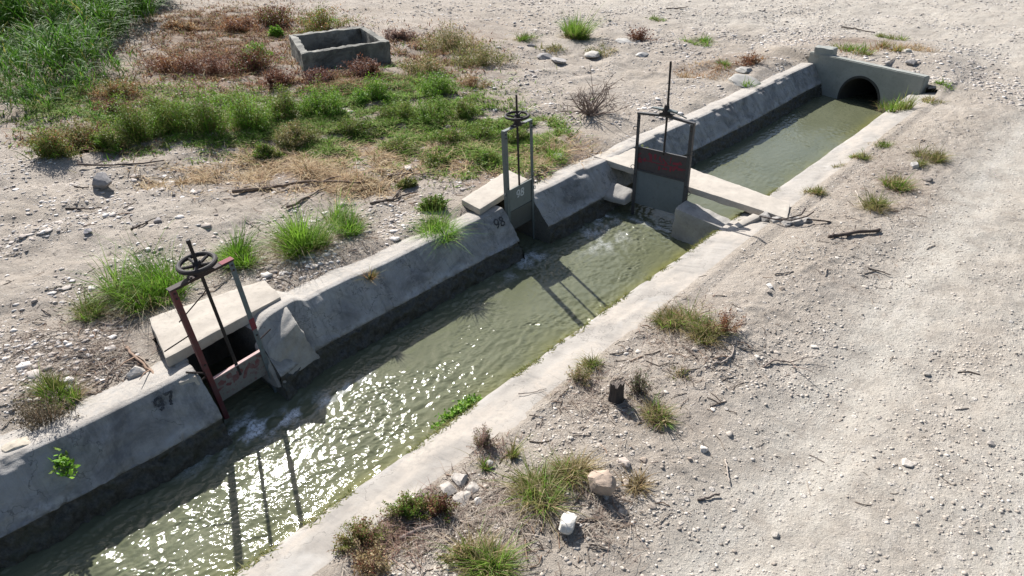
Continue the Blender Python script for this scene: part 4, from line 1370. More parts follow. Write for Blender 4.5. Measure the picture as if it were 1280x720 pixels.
# leafy weed rooted in the shaded wall
_x, _y, _z, _ = wall_xyz(np.array([.80]), np.array([WS[5] + .22]))
pw = np.array([_x[0], _y[0], _z[0]])
V, Fq, c = leaves_on_stems(16, .14, .24, .05, LIME, (.2, .28, .08), 511, 12)
put_plant('leafy_weed', V, Fq, c, pw, M_LEAF, 'small leafy green weed sprouting from the shaded wall face', 'weed', 'weeds around the canal', z=float(pw[2]) - .02)
# weed hanging behind the big gate
_x, _y, _z, _ = wall_xyz(np.array([11.35]), np.array([WS[5] + .1]))
V, Fq, c = leaves_on_stems(10, .16, .22, .07, OLIVE + [(.3, .2, .06)], (.2, .14, .08), 512, 14)
put_plant('leafy_weed', V, Fq, c, np.array([_x[0], _y[0], _z[0]]), M_LEAF, 'yellowish leafy weed on the wall seen through the big gate frame', 'weed', 'weeds around the canal', z=float(_z[0]) - .02)

# plants along the track bank
tuft(843, 402, 66, 38, OLIVE + DRYG[:2] + FRESH[:2], 'bushy olive tuft at the pale bank edge above the stump', 521, 620, .8, .6, dead=DRYG)
tuft(878, 418, 60, 38, OLIVE + FRESH[:1], 'olive tuft edged with reddish stalks facing the track', 522, 480, .8, .6, dead=DRYG)
weed(905, 416, 44, 26, RUSTY + RED, 'reddish brown dry weed on the track side of the olive tufts', 523, 45, 26, .02, (.28, .13, .08))
tuft(738, 458, 36, 22, OLIVE + DRYG[:2] + FRESH[:1], 'short yellow-green tuft on the bank behind the stump', 524, 260, .7, .5, dead=DRYG)
weed(723, 474, 38, 18, DRYG + OLIVE, 'low grey-brown weed below the short yellow-green tuft', 525, 40, 26, .016, (.3, .22, .15))
tuft(818, 524, 46, 30, OLIVE + FRESH[:2] + DRYG[:2], 'fresh green tuft on the track side of the stump', 526, 420, .7, .6, dead=DRYG)
weed(800, 490, 40, 26, [(.13, .10, .08), (.18, .14, .1), (.10, .13, .05)], 'dark twiggy weed just behind the fresh green tuft', 527, 55, 22, .017, (.14, .1, .08))
tuft(848, 468, 30, 16, DRYG + OLIVE, 'sparse yellow weed on litter between stump and olive tufts', 528, 120, .8, .5)
tuft(670, 622, 84, 40, OLIVE + DRYG + FRESH[:2], 'big yellow-green clump sheltering the white flat-topped rock', 531, 800, .9, .7, dead=DRYG)
tuft(714, 592, 60, 36, OLIVE + DRYG[:3] + FRESH[:1], 'green clump behind the largest tan rock', 532, 560, .9, .7, dead=DRYG)
tuft(796, 610, 44, 24, DRYG + RUSTY[:2], 'flattened brown stalks on the track side of the tan rock', 533, 220, 1.0, .8)
tuft(610, 704, 84, 40, FRESH + OLIVE + DRYG[:2], 'bright green grass clump at the lower picture edge', 534, 800, .8, .7, dead=DRYG)
weed(576, 700, 46, 30, DRYG + OLIVE, 'dry brown weed beside the bright clump at the lower edge', 535, 50, 26, .018, (.28, .2, .13))
weed(450, 676, 60, 30, OLIVE + RED[:2] + DRYG[:1], 'olive and reddish weed nearest the pale bank bottom', 541, 80, 34, .018, (.26, .14, .1))
weed(508, 640, 56, 26, OLIVE + FRESH[:2] + RED[:1], 'olive weed between the split stick and the pale bank', 542, 80, 34, .018, (.26, .14, .1))
weed(548, 643, 44, 28, RED + OLIVE[:3], 'reddish weed beside the crusty mortar spill', 543, 70, 30, .018, (.26, .13, .09))
weed(465, 708, 70, 30, DRYG + RED[:2], 'dry purplish-brown weed at the bottom of the bank', 544, 80, 26, .018, (.3, .2, .16))
weed(602, 556, 40, 24, [(.3, .22, .18), (.22, .15, .12), (.17, .17, .07)], 'low purplish weed at the bank edge near water weed', 545, 60, 26, .015, (.27, .17, .14))
tuft(640, 570, 24, 26, OLIVE + FRESH[:1], 'thin upright green tuft beside the purplish weed', 546, 130, .5, .4)
tuft(606, 584, 24, 20, OLIVE + FRESH[:2], 'small green sprig behind the white upright stone', 547, 110, .6, .4)

# far right, along the track
tuft(1016, 240, 34, 14, OLIVE + DRYG[:2], 'low olive tuft on the bank just past the bridge end', 551, 200, .9, .6)
tuft(1094, 260, 42, 28, OLIVE + DRYG[:2], 'olive tuft nearest the bridge on the track edge', 552, 300, .8, .6, dead=DRYG)
tuft(1122, 234, 42, 24, FRESH[:3] + OLIVE + DRYG[:3], 'green tuft midway along the track edge', 553, 300, .7, .6, dead=RUSTY)
tuft(1164, 198, 38, 20, OLIVE + DRYG, 'dry olive tuft at the track edge beyond the green one', 554, 240, .8, .6, dead=DRYG)
tuft(1150, 206, 22, 14, OLIVE, 'small olive tuft beside the pale stone at the track edge', 555, 120, .8, .6)
tuft(1076, 196, 30, 16, OLIVE + FRESH[:1] + DRYG[:1], 'olive tuft on the bank halfway between bridge and headwall', 556, 180, .9, .6)
tuft(1100, 180, 32, 12, OLIVE + FRESH[:1], 'flat olive tuft on the bank nearest the culvert', 557, 170, .9, .6)
tuft(1048, 207, 20, 8, DRYG + OLIVE, 'tiny dry tuft on the pale bank past the bridge', 558, 90, .9, .5)
tuft(1118, 138, 34, 28, FRESH + OLIVE, 'upright grass at the water edge against the headwall', 559, 220, .45, .3)
tuft(1178, 106, 26, 9, FRESH, 'low green tuft at the headwall end by the track', 560, 140, .9, .5)
tuft(1160, 126, 30, 8, DRYG + OLIVE, 'low dry tuft below the headwall end', 561, 120, .9, .5)
tuft(1070, 64, 46, 18, FRESH + OLIVE, 'green grass on the earth above the headwall middle', 562, 260, .8, .5, dead=RUSTY)
tuft(1105, 62, 38, 16, RUSTY + OLIVE, 'rusty brown grass on the earth above the culvert mouth', 563, 220, .8, .5)
tuft(1148, 62, 36, 10, STRAW, 'pale straw tuft on the earth near the track end', 564, 160, .9, .5)
tuft(1116, 48, 32, 9, FRESH + OLIVE, 'flat green tuft in gravel beyond the headwall', 565, 140, .9, .5)
# along the top
tuft(720, 48, 42, 36, FRESH + OLIVE[:2], 'rounded green tuft alone in the gravel far beyond the gates', 571, 480, .6, .4)
tuft(657, 48, 34, 18, OLIVE + FRESH[:1], 'low yellow-green tuft in stones beside the dark grey stone', 572, 220, .8, .5)
tuft(875, 56, 42, 15, FRESH + LIME[:1], 'flat bright green tuft in the far gravel', 573, 260, .9, .5)
tuft(822, 25, 20, 8, FRESH + OLIVE, 'tiny green tuft at the far top of the gravel', 574, 110, .8, .5)
weed(800, 50, 34, 14, RED, 'dark red dry weed beside the flat grey slab rock', 575, 45, 26, .03, (.2, .1, .07))
tuft(752, 64, 38, 12, OLIVE + DRYG[:2], 'yellow-green grass strip above the pale flat slab', 576, 200, .9, .5)
tuft(693, 64, 40, 12, DRYG + OLIVE, 'dry yellow grass strip beside the flat dark grey rock', 577, 200, .9, .5)
weed(937, 80, 36, 12, RUSTY + RED, 'rusty dead weed on the ground above the far wall', 578, 45, 26, .03, (.25, .14, .08))
tuft(880, 88, 70, 14, STRAW + RUSTY, 'wide tan straw tuft in gravel above the big gate', 579, 300, 1.0, .6)
tuft(905, 82, 30, 13, OLIVE + FRESH[:2], 'olive tuft beside the wide tan straw', 580, 140, .8, .5)
tuft(934, 108, 16, 14, FRESH, 'green sprig growing from the long concrete lump', 581, 90, .6, .4)
# dry clumps past the basin
weed(560, 62, 74, 34, DRYG + OLIVE + STRAW[:1], 'feathery tan bush in the gravel beyond the basin', 591, 110, 40, .03, (.34, .24, .14), tall=160, tallcol=STRAW + OLIVE)
weed(600, 82, 78, 34, OLIVE + DRYG[:2], 'olive feathery bush in front of the feathery tan bush', 592, 110, 40, .03, (.3, .22, .12), tall=150, tallcol=OLIVE + DRYG)
weed(590, 108, 40, 14, RUSTY + STRAW, 'small tan dead weed below the olive feathery bush', 593, 45, 26, .025, (.34, .22, .12))
weed(528, 92, 60, 28, STRAW + OLIVE, 'straw coloured weed beside the basin corner', 594, 80, 34, .03, (.36, .26, .14), tall=120, tallcol=STRAW)

# the green band of bushes
BAND = [(66, 195, 54, 34, OLIVE + RUSTY[:1] + FRESH[:1], 'rounded olive bush at the outer end of the weed band'),
        (112, 186, 60, 40, RED[:2] + OLIVE + DRYG[:1], 'brownish bush second in the weed band, beside the rounded olive one'),
        (140, 186, 40, 26, OLIVE + FRESH[:2], 'low green bush in front of the brownish bush in the weed band'),
        (172, 176, 64, 62, OLIVE + FRESH, 'olive green bush behind the bare strip with the long twig'),
        (216, 166, 70, 66, FRESH + OLIVE[:3], 'tall green bush in the middle of the weed band'),
        (262, 164, 66, 62, FRESH + OLIVE[:2] + LIME[:1], 'tall fresh green bush directly below the red weeds'),
        (312, 162, 66, 56, FRESH + LIME[:2] + OLIVE[:1], 'bright green bush in the weed band beside the olive slope'),
        (356, 148, 60, 42, OLIVE + FRESH[:2], 'olive bush in front of the basin corner'),
        (404, 144, 72, 44, LIME + FRESH, 'brightest green bush at the basin end of the band'),
        (372, 180, 60, 32, OLIVE + DRYG[:2], 'dull olive bush in front of the brightest green bush'),
        (334, 198, 32, 22, OLIVE + FRESH[:2], 'small olive weed at the straw heap edge')]
for k, (px, py, w, h, cl, lb) in enumerate(BAND):
    weed(px, py, w, h, cl, lb, 600 + k, 120, 60, .03, (.2, .12, .06), tall=180, tallcol=cl)
GREENS = [(470, 126, 50, 34, LIME + FRESH, 'bright green weed between the band and the leafy patch'),
          (500, 148, 56, 26, FRESH + OLIVE, 'green weed on the slope below the basin front'),
          (545, 118, 70, 30, LIME + FRESH, 'large bright green weed beside the pale stony slope'),
          (540, 148, 66, 34, FRESH + OLIVE[:1], 'dense green weed with dark base beside the reddish tussock'),
          (580, 148, 44, 28, OLIVE + FRESH[:2], 'olive weed at the edge of the pale stony slope'),
          (602, 174, 60, 28, FRESH + OLIVE + LIME[:1], 'green grass weed just behind the grey gate handwheel'),
          (560, 178, 56, 22, FRESH + OLIVE, 'spreading green weed in front of the dense green one'),
          (440, 166, 56, 22, OLIVE + FRESH[:2], 'low olive weed left of the spreading green weeds'),
          (500, 190, 50, 16, OLIVE + DRYG[:1] + FRESH[:1], 'thin olive weed on the straw beyond the dead branch'),
          (610, 203, 40, 16, FRESH + OLIVE, 'small green weed near the grey gate slab'),
          (545, 206, 40, 14, OLIVE + FRESH[:1], 'low olive weed above the canal wall tuft'),
          (646, 178, 36, 22, OLIVE + FRESH[:2], 'olive weed seen through the grey gate frame'),
          (542, 262, 34, 16, FRESH + OLIVE, 'low green weed at the corner of the small slab'),
          (508, 234, 26, 10, OLIVE, 'tiny olive weed beside the dead branch')]
for k, (px, py, w, h, cl, lb) in enumerate(GREENS):
    weed(px, py, w, h, cl, lb, 630 + k, 90, 50, .028, (.2, .14, .07), tall=110, tallcol=cl)
REDS = [(150, 124, 46, 26, RUSTY + OLIVE[:2], 'rusty low bush beside the reeds edge'), (145, 140, 34, 16, RED, 'dark red weed between the rusty bush and the weed band'),
        (228, 38, 34, 12, RUSTY + STRAW, 'tan tuft on the pale bare patch beyond the reeds'), (300, 38, 60, 22, RUSTY + RED, 'rusty bush at the far top edge near the reeds'),
        (345, 30, 60, 26, RED + OLIVE[:2], 'dark brown bush at the far top beyond the basin'), (400, 36, 70, 30, OLIVE + FRESH[:2] + RUSTY[:2], 'olive bush directly behind the basin'),
        (320, 86, 60, 30, RED + FRESH[:1], 'reddish weed thicket just before the basin back corner'), (270, 92, 80, 34, RED, 'wide dark red weed thicket behind the green band'),
        (215, 88, 56, 26, RED + RUSTY, 'red-brown weed thicket nearest the reeds'), (348, 108, 46, 26, RED, 'dark red weeds against the basin side'),
        (400, 104, 50, 20, [(.15, .09, .09), (.2, .13, .12)] + RED, 'purplish weeds at the foot of the basin front'), (455, 96, 60, 26, [(.15, .09, .08), (.21, .13, .11)] + RED, 'purplish weeds at the basin front corner'),
        (322, 70, 30, 18, LIME, 'bright green sprig in the red thicket by the basin'), (345, 46, 16, 14, LIME, 'small lime green sprig at the basin back corner'),
        (500, 52, 40, 18, [(.2, .14, .12), (.3, .2, .15)], 'grey-brown dead weed at the far basin corner')]
for k, (px, py, w, h, cl, lb) in enumerate(REDS):
    weed(px, py, w, h, cl, lb, 660 + k, 90, 46, .03, (.2, .1, .07), tall=90, tallcol=cl)


# straw and dry ground cover (uncountable)
def ground_cover(name, patches, n, length, width, cols, seed, label, cat, lean=1.6, thr=-.12):
    q = np.random.default_rng(seed)
    bx, by = [], []
    for (px, py, a, b, w) in patches:
        m = int(n * w)
        u = q.normal(0, .5, m); v = q.normal(0, .5, m)
        P = np.array([at(px + a * uu, min(740, max(-12, py + b * vv)), 0) for uu, vv in zip(u, v)])
        bx.append(P[:, 0]); by.append(P[:, 1])
    x = np.concatenate(bx); y = np.concatenate(by)
    ok = (fbm(x * 1.6, y * 1.6, seed, 3) > thr) & ~((x > -7.05) & (x < -3.4) & (y < 20.3))
    x, y = x[ok], y[ok]
    n = len(x)
    V, Fq, c = blades(n, 1e-4, length, width, lean * .55, .8, cols, seed + 1, segs=4, len_var=.4)
    segs = 4
    V = V.reshape(n, segs * 2, 3)
    V[:, :, 0] += x[:, None]; V[:, :, 1] += y[:, None]
    V[:, :, 2] = np.maximum(V[:, :, 2] * .55, .002) + ground_h(x, y)[:, None]
    return stuff(link(name, mesh_np(name, V.reshape(-1, 3), Fq, M_DRY, True, c)), label, cat)


ground_cover('dry_straw', [(370, 208, 95, 30, 1), (440, 232, 70, 14, .3), (300, 160, 60, 14, .3), (480, 200, 90, 30, .4), (230, 228, 50, 14, .25), (690, 200, 55, 25, .35), (600, 190, 80, 30, .4)], 6500, .24, .014, STRAW, 701,
             'golden straw lying flat on the ground below the weed band', 'straw')
ground_cover('dried_weeds', [(270, 70, 120, 40, 1), (330, 30, 110, 25, .6), (420, 108, 80, 14, .35), (150, 125, 45, 22, .2), (250, 30, 70, 16, .3), (540, 70, 70, 30, .4), (110, 180, 70, 16, .25)], 15000, .24, .024, RED + RUSTY + DRYG[:2] + OLIVE[:1], 702,
             'red-brown dried weeds carpeting the ground around the basin', 'dry weeds', .9)
ground_cover('short_grass', [(540, 150, 105, 55, .5), (250, 152, 190, 36, 1.0), (390, 165, 70, 30, .35), (620, 190, 60, 30, .4), (400, 160, 80, 30, .3), (470, 120, 60, 30, .4), (80, 120, 110, 30, .3), (640, 165, 60, 20, .3)], 42000, .17, .022, FRESH + OLIVE + LIME[:1], 703,
             'thin green ground cover between the weeds below the basin', 'ground cover', .8)
ground_cover('dry_stalks', [(120, 440, 110, 60, 1), (330, 335, 120, 26, .3), (480, 320, 70, 40, .3), (860, 420, 75, 45, .35), (760, 500, 90, 40, .3), (500, 650, 110, 50, .8), (690, 640, 110, 60, .6), (1100, 220, 80, 70, .4), (740, 125, 40, 16, .15), (190, 180, 130, 25, .4)],
             3600, .14, .0055, [(.30, .24, .19), (.38, .32, .26), (.22, .16, .13), (.46, .40, .33)], 704, 'grey dead stalks and rootlets littering the bare ground', 'dry stalks', 2.2)
ground_cover('mown_weeds', [(475, 668, 70, 40, 1), (560, 630, 50, 35, .4), (600, 550, 45, 25, .4), (720, 465, 40, 22, .25), (850, 400, 50, 30, .3)], 1600, .11, .006, [(.25, .15, .12), (.32, .22, .17), (.2, .17, .08), (.17, .1, .08)], 705,
             'low purplish dry weeds along the bank beside the pale concrete', 'dry weeds', 1.0)


# algae and water weed on the bank's waterline
def build_algae():
    q = np.random.default_rng(720)
    n = 5200
    y = q.uniform(0.2, 12, n)
    s = AS[5] - .02 + q.normal(0, .028, n)
    x, _, z, _ = apron_xyz(y, s)
    keep = fbm(y * 1.3, y * 0, 721, 3) > -.1
    y, x, z = y[keep], x[keep], z[keep]
    V, Fq, c = blades(len(y), 1e-4, .05, .010, 1.0, .9, [(.16, .17, .04), (.22, .2, .06), (.12, .14, .03)], 722, segs=4)
    V = V.reshape(len(y), 8, 3)
    V[:, :, 2] = np.maximum(V[:, :, 2] * .35, .001)
    V[:, :, 0] += x[:, None]; V[:, :, 1] += y[:, None]; V[:, :, 2] += z[:, None]
    stuff(link('algae', mesh_np('algae', V.reshape(-1, 3), Fq, M_BLADE, True, c)), 'yellow-green algae fringe where water meets the pale bank', 'algae')
    # a patch of water weed
    pts = [at(552 + 44 * t, 537 - 36 * t, -.24) for t in np.linspace(0, 1, 7)]
    bits = []
    o0 = pts[3]
    for k, p in enumerate(pts):
        w = .6 + .8 * math.sin(math.pi * (k + .6) / 7.0)
        bits.append(moved(leaves_on_stems(22, .12 * w, .10 * w, .035, LIME + [(.1, .2, .03)], (.1, .16, .04), 730 + k, 16, top=.05), p[0] - o0[0], p[1] - o0[1]))
    V, Fq, c = merge(bits)
    put_plant('water_weed', V, Fq, c, o0, M_LEAF, 'bright green water weed clinging to the pale bank edge', 'water weed', None, z=-.27)


build_algae()


# ------------------------------------------------------------------ reeds
def reed_parts(n_st, xs, ys, hs, seed):
    """stalks with long arching leaves -> V, F, color in world space"""
    q = np.random.default_rng(seed)
    per = 9; segs = 6
    n = n_st * per
    st = np.repeat(np.arange(n_st), per)
    t0 = q.uniform(.05, .9, n)
    az = q.uniform(0, 6.283, n)
    H = hs[st]
    L = H * (.48 + .34 * q.random(n)) * (1.15 - .4 * t0)
    lean = q.uniform(.25, .6, n); cv = q.uniform(.3, .85, n)
    t = np.linspace(0, 1, segs)[None]
    hor = L[:, None] * (lean[:, None] * t + .45 * cv[:, None] * t ** 2)
    ver = L[:, None] * (.85 * t - .75 * cv[:, None] * t ** 2.3)
    slx = q.normal(0, .10, n_st); sly = q.normal(0, .10, n_st)
    cx = xs[st][:, None] + (slx[st] * H * t0)[:, None] + np.cos(az)[:, None] * hor; cy = ys[st][:, None] + (sly[st] * H * t0)[:, None] + np.sin(az)[:, None] * hor
    cz = (H * t0 * .8)[:, None] + ver
    w = (q.uniform(.018, .036, n) * np.clip(H / 1.4, .6, 1.2))[:, None] * (1 - t ** 1.8) * .5 * np.clip(t * 4 + .4, 0, 1) + .002
    tw = az + np.pi / 2 + q.normal(0, .35, n)
    V = np.empty((n, segs, 2, 3))
    for s_, k in ((-1, 0), (1, 1)):
        V[:, :, k, 0] = cx + s_ * w * np.cos(tw)[:, None]; V[:, :, k, 1] = cy + s_ * w * np.sin(tw)[:, None]; V[:, :, k, 2] = np.maximum(cz, .01) + s_ * .15 * w
    b = (np.arange(n) * segs * 2)[:, None] + (np.arange(segs - 1) * 2)[None]
    Fq = np.stack([b, b + 1, b + 3, b + 2], -1).reshape(-1, 4)
    cols = np.array([(.065, .165, .018), (.085, .20, .022), (.05, .13, .016), (.115, .235, .028), (.08, .165, .02), (.23, .23, .06)])
    pk = np.where(q.random(n) < .08, 5, q.integers(0, 5, n))
    c = np.repeat((cols[pk] * (1 + q.normal(0, .15, (n, 1)))).clip(.01, 1), segs * 2, axis=0)
    gzv = ground_h(xs, ys)
    V = V.reshape(n, segs * 2, 3); V[:, :, 2] += gzv[st][:, None]
    return V.reshape(-1, 3), Fq, c


def build_reeds():
    q = np.random.default_rng(740)
    N = 90000
    x = q.uniform(-48, -12, N); y = q.uniform(-3, 34, N)
    px, py = seen(x, y, 0)
    # edge of the bed as seen on the ground
    bx = np.array([-40, 30, 52, 72, 95, 120, 150, 300]); bw = np.array([225, 196, 172, 146, 116, 56, -60, -400])
    lim = np.interp(py, bx, bw) + 14 * fbm(x * .5, y * .5, 741, 3)
    ok = (px < lim) & (px > -140) & (py > -60) & (py < 150)
    dens = np.where(py < 75, .62, .50) * np.clip(.55 + .9 * fbm(x * .7, y * .7, 742, 3), .1, 1)
    ok &= q.random(N) < dens
    x, y, py = x[ok], y[ok], py[ok]
    h = np.where(py < 62, q.normal(1.95, .25, len(x)), q.normal(1.15, .25, len(x))) * (.85 + .3 * fbm(x * .4, y * .4, 743, 2))
    h = np.clip(h, .4, 2.4)
    V, Fq, c = reed_parts(len(x), x, y, h, 744)
    stuff(link('reed_bed', mesh_np('reed_bed', V, Fq, M_REED, True, c)), 'dense bed of tall green reeds with arching leaves', 'reeds')
    return len(x)


NREED = build_reeds()
for k, (px, py, n, h, lb) in enumerate(((108, 118, 16, .8, 'reed clump standing out at the bare ground edge of the bed'), (62, 138, 14, .7, 'short reed clump at the bed edge above the rounded olive bush'),
                                        (148, 92, 18, .6, 'thin reed clump beside the rusty low bush'), (20, 140, 14, .7, 'short reed clump at the outermost bed edge'), (122, 158, 6, .45, 'tiny reed shoot in front of the brownish bush'))):
    p, s, dep = spot(px, py)
    q = np.random.default_rng(750 + k)
    xs = q.normal(0, .22, n); ys = q.normal(0, .22, n)
    V, Fq, c = reed_parts(n, xs + p[0], ys + p[1], np.clip(q.normal(h, .15, n), .2, 2), 755 + k)
    z0 = gz(p[0], p[1])
    o = link('reed_clump', mesh_np('reed_clump', V - np.array([p[0], p[1], z0]), Fq, M_REED, True, c))
    o.location = (p[0], p[1], z0)
    tag(o, lb, 'reeds', 'reed clumps at the bed edge')


# ------------------------------------------------------------------ sticks and wood
def stick(pts, rad, color, label, seed, name='stick', cat='stick', group=None, lift=.3, sides=6, twigs=0, taper=.5, zoff=0.0):
    """a branch through points of the photograph lying on the ground"""
    q = np.random.default_rng(seed)
    W = []
    for (px, py) in pts:
        p, s, dep = spot(px, py)
        W.append(np.array([p[0], p[1]]))
    W = smooth_line(W, 6)
    z = ground_h(W[:, 0], W[:, 1])
    z = .5 * z + .5 * np.max(z)
    P = [Vector((W[k, 0] + q.normal(0, rad * .4), W[k, 1] + q.normal(0, rad * .4), z[k] + rad * (.5 + lift) + zoff + q.normal(0, rad * .2))) for k in range(len(W))]
    base = P[len(P) // 2].copy()
    bm = bmesh.new()
    n = len(P)
    bm_tube(bm, [p - base for p in P], [rad * (1 - taper * k / (n - 1)) * q.uniform(.85, 1.15) for k in range(n)], sides)
    for t in range(twigs):
        k = q.integers(1, n - 1); d = (P[k + 1 if k + 1 < n else k] - P[k - 1]).normalized()
        a = q.choice([-1, 1]) * q.uniform(.4, 1.0)
        d2 = Vector((d.x * math.cos(a) - d.y * math.sin(a), d.x * math.sin(a) + d.y * math.cos(a), q.uniform(.0, .35)))
        ln = q.uniform(.12, .4)
        s0 = P[k] - base
        bm_tube(bm, [s0, s0 + d2 * ln * .5 + Vector((0, 0, .02)), s0 + d2 * ln], [rad * .5, rad * .4, rad * .2], 5)
    me = D.meshes.new(name); bmesh.ops.recalc_face_normals(bm, faces=bm.faces); bm.to_mesh(me); bm.free()
    me.materials.append(M_WOOD)
    me.polygons.foreach_set('use_smooth', np.ones(len(me.polygons), bool))
    a_ = me.attributes.new('Col', 'FLOAT_COLOR', 'POINT')
    co = np.array([v.co[:] for v in me.vertices])
    c4 = np.ones((len(co), 4), np.float32); c4[:, :3] = np.array(color)[None] * (1 + .25 * fbm(co[:, 0] * 9, co[:, 1] * 9, seed, 3))[:, None]
    a_.data.foreach_set('color', c4.ravel())
    o = link(name, me); o.location = base
    return tag(o, label, cat, group)


DKW, BRW, GRW, PLW = (.085, .062, .05), (.17, .115, .08), (.30, .26, .22), (.44, .38, .32)
stick([(292, 243), (340, 238), (390, 232), (456, 232)], .035, BRW, 'long rusty brown branch lying along the straw heap', 801, 'branch', twigs=2)
stick([(360, 262), (385, 247), (407, 239)], .025, (.15, .11, .08), 'short branch below the long rusty one', 802, 'branch')
stick([(463, 256), (490, 252), (508, 246), (522, 242)], .022, DKW, 'forked dark dead branch beside the lower green tuft', 803, 'branch', twigs=6)
stick([(100, 210), (150, 207), (207, 202)], .022, (.12, .09, .075), 'long thin twig on the bare strip before the weed band', 804, twigs=1)
stick([(83, 263), (105, 263), (128, 263)], .016, DKW, 'thin black stick on the stony ground beside the bluish stone', 805)
stick([(94, 236), (103, 237), (112, 236)], .016, DKW, 'short black stick just below the grey pointed rock', 806)
stick([(166, 289), (175, 284), (184, 279)], .018, DKW, 'short dark stick beside the dark grey stone', 807, twigs=1)
stick([(1036, 299), (1060, 296), (1101, 289)], .030, DKW, 'straight dark stick lying on the track edge past the bridge', 808, taper=.15)
stick([(499, 676), (522, 666), (551, 656)], .020, (.20, .155, .135), 'split piece of grey-brown wood beside the reddish weed', 809, 'wood_piece', taper=.2)
stick([(518, 648), (532, 645), (540, 640)], .012, (.13, .1, .085), 'short dark wood piece beyond the split one', 810, 'wood_piece')
stick([(907, 575), (909, 590), (911, 605)], .010, PLW, 'pale short stick lying on the track', 811)
stick([(872, 626), (885, 623), (899, 620)], .011, (.10, .08, .07), 'short dark stick on the track near the tan rock', 812, taper=.1)
stick([(954, 460), (968, 453), (988, 455), (992, 463)], .013, (.24, .19, .16), 'curved forked twig on the track', 813, twigs=2)
stick([(892, 456), (908, 452), (917, 440), (915, 430)], .013, (.32, .27, .23), 'hooked pale twig in front of the olive tufts', 814)
stick([(921, 434), (938, 440), (952, 441)], .011, (.34, .29, .24), 'thin pale twig beside the hooked one', 815)
stick([(859, 437), (868, 446), (872, 449)], .016, DKW, 'short dark wood bit below the olive tufts', 816)
stick([(968, 344), (978, 343), (992, 340)], .014, GRW, 'pale grey wood bit on twig litter by the track', 817)
stick([(1085, 336), (1100, 341), (1114, 346)], .012, (.12, .095, .08), 'thin dark twig on the track below the straight stick', 818)
stick([(1069, 240), (1074, 252), (1080, 263)], .011, PLW, 'thin pale stick beside the olive tuft nearest the bridge', 819)
stick([(118, 512), (135, 502), (150, 496)], .020, (.22, .17, .14), 'thick dead stick by the canal wall top beside tuft', 820)
stick([(158, 436), (176, 454), (198, 474), (208, 482)], .018, (.30, .20, .14), 'brown dead stalk leaning against the cover slab corner', 821, twigs=2)
stick([(164, 443), (180, 452), (203, 478)], .012, (.34, .27, .21), 'pale dead stalk beside the brown one at the slab corner', 822)
stick([(268, 362), (280, 354), (291, 346)], .014, GRW, 'grey stick behind the slab below the round tuft', 823)
stick([(340, 346), (360, 352), (374, 360)], .009, (.36, .31, .26), 'thin pale twig at the slab corner by the tall tuft', 824)
stick([(109, 381), (117, 373), (123, 366)], .012, (.14, .11, .09), 'short dark stick beside the small pale tuft', 825)
stick([(305, 275), (316, 282), (326, 289)], .010, (.24, .19, .16), 'thin twig on bare ground above the round tuft', 826)
stick([(486, 222), (520, 219), (530, 221)], .016, (.16, .12, .1), 'dark twig in the dry grass near the white stone', 827, twigs=2)
stick([(118, 400), (140, 408), (158, 400)], .014, (.26, .21, .18), 'grey root curling in the litter below the small tuft', 828, twigs=2)
stick([(648, 495), (666, 492), (683, 486)], .006, (.2, .16, .14), 'thin dark twig lying on the pale bank', 829)
stick([(470, 345), (481, 335), (489, 314)], .006, (.28, .21, .17), 'thin dry stem arching over the canal wall top', 830)
stick([(833, 12), (848, 11), (860, 10)], .03, (.14, .11, .09), 'dark stick in the far gravel at the top', 831)
stick([(1052, 36), (1072, 38), (1094, 42)], .03, (.13, .11, .09), 'long dark stick in the gravel beyond the headwall', 832)


# old stump of a post by the bank
def build_stump():
    p, s, dep = spot(770, 500)
    r = root('wooden_stump', (p[0], p[1], gz(p[0], p[1]) - .02), 'short dark weathered post stump standing by the pale bank', 'stump')
    n, m = 26, 12
    q = np.random.default_rng(860)
    V = []; top = q.uniform(-.03, .03, n)
    for j in range(m):
        t = j / (m - 1)
        for k in range(n):
            a = 2 * math.pi * k / n
            R = .068 * (1 + .10 * math.sin(a * 5 + 1) + .07 * math.sin(a * 11 + t * 2) + .25 * (1 - t) ** 3)
            V.append((R * math.cos(a), R * math.sin(a), t * (.235 + top[k] + .03 * math.cos(a))))
    V.append((0, 0, .20))
    Fq = [(j * n + k, j * n + (k + 1) % n, (j + 1) * n + (k + 1) % n, (j + 1) * n + k) for j in range(m - 1) for k in range(n)]
    V = np.array(V)
    c = np.array((.052, .042, .036))[None] * (1 + .4 * fbm(V[:, 0] * 60, V[:, 2] * 9, 861, 3))[:, None]
    link('stump_side', mesh_np('stump_side', V[:-1], np.array(Fq), M_WOOD, True, c[:-1]), r)
    last = (m - 1) * n
    T = np.array([(last + k, last + (k + 1) % n, m * n) for k in range(n)])
    link('stump_top', mesh_np('stump_top', V, T, M_WOOD, False, c * 1.7), r)


build_stump()


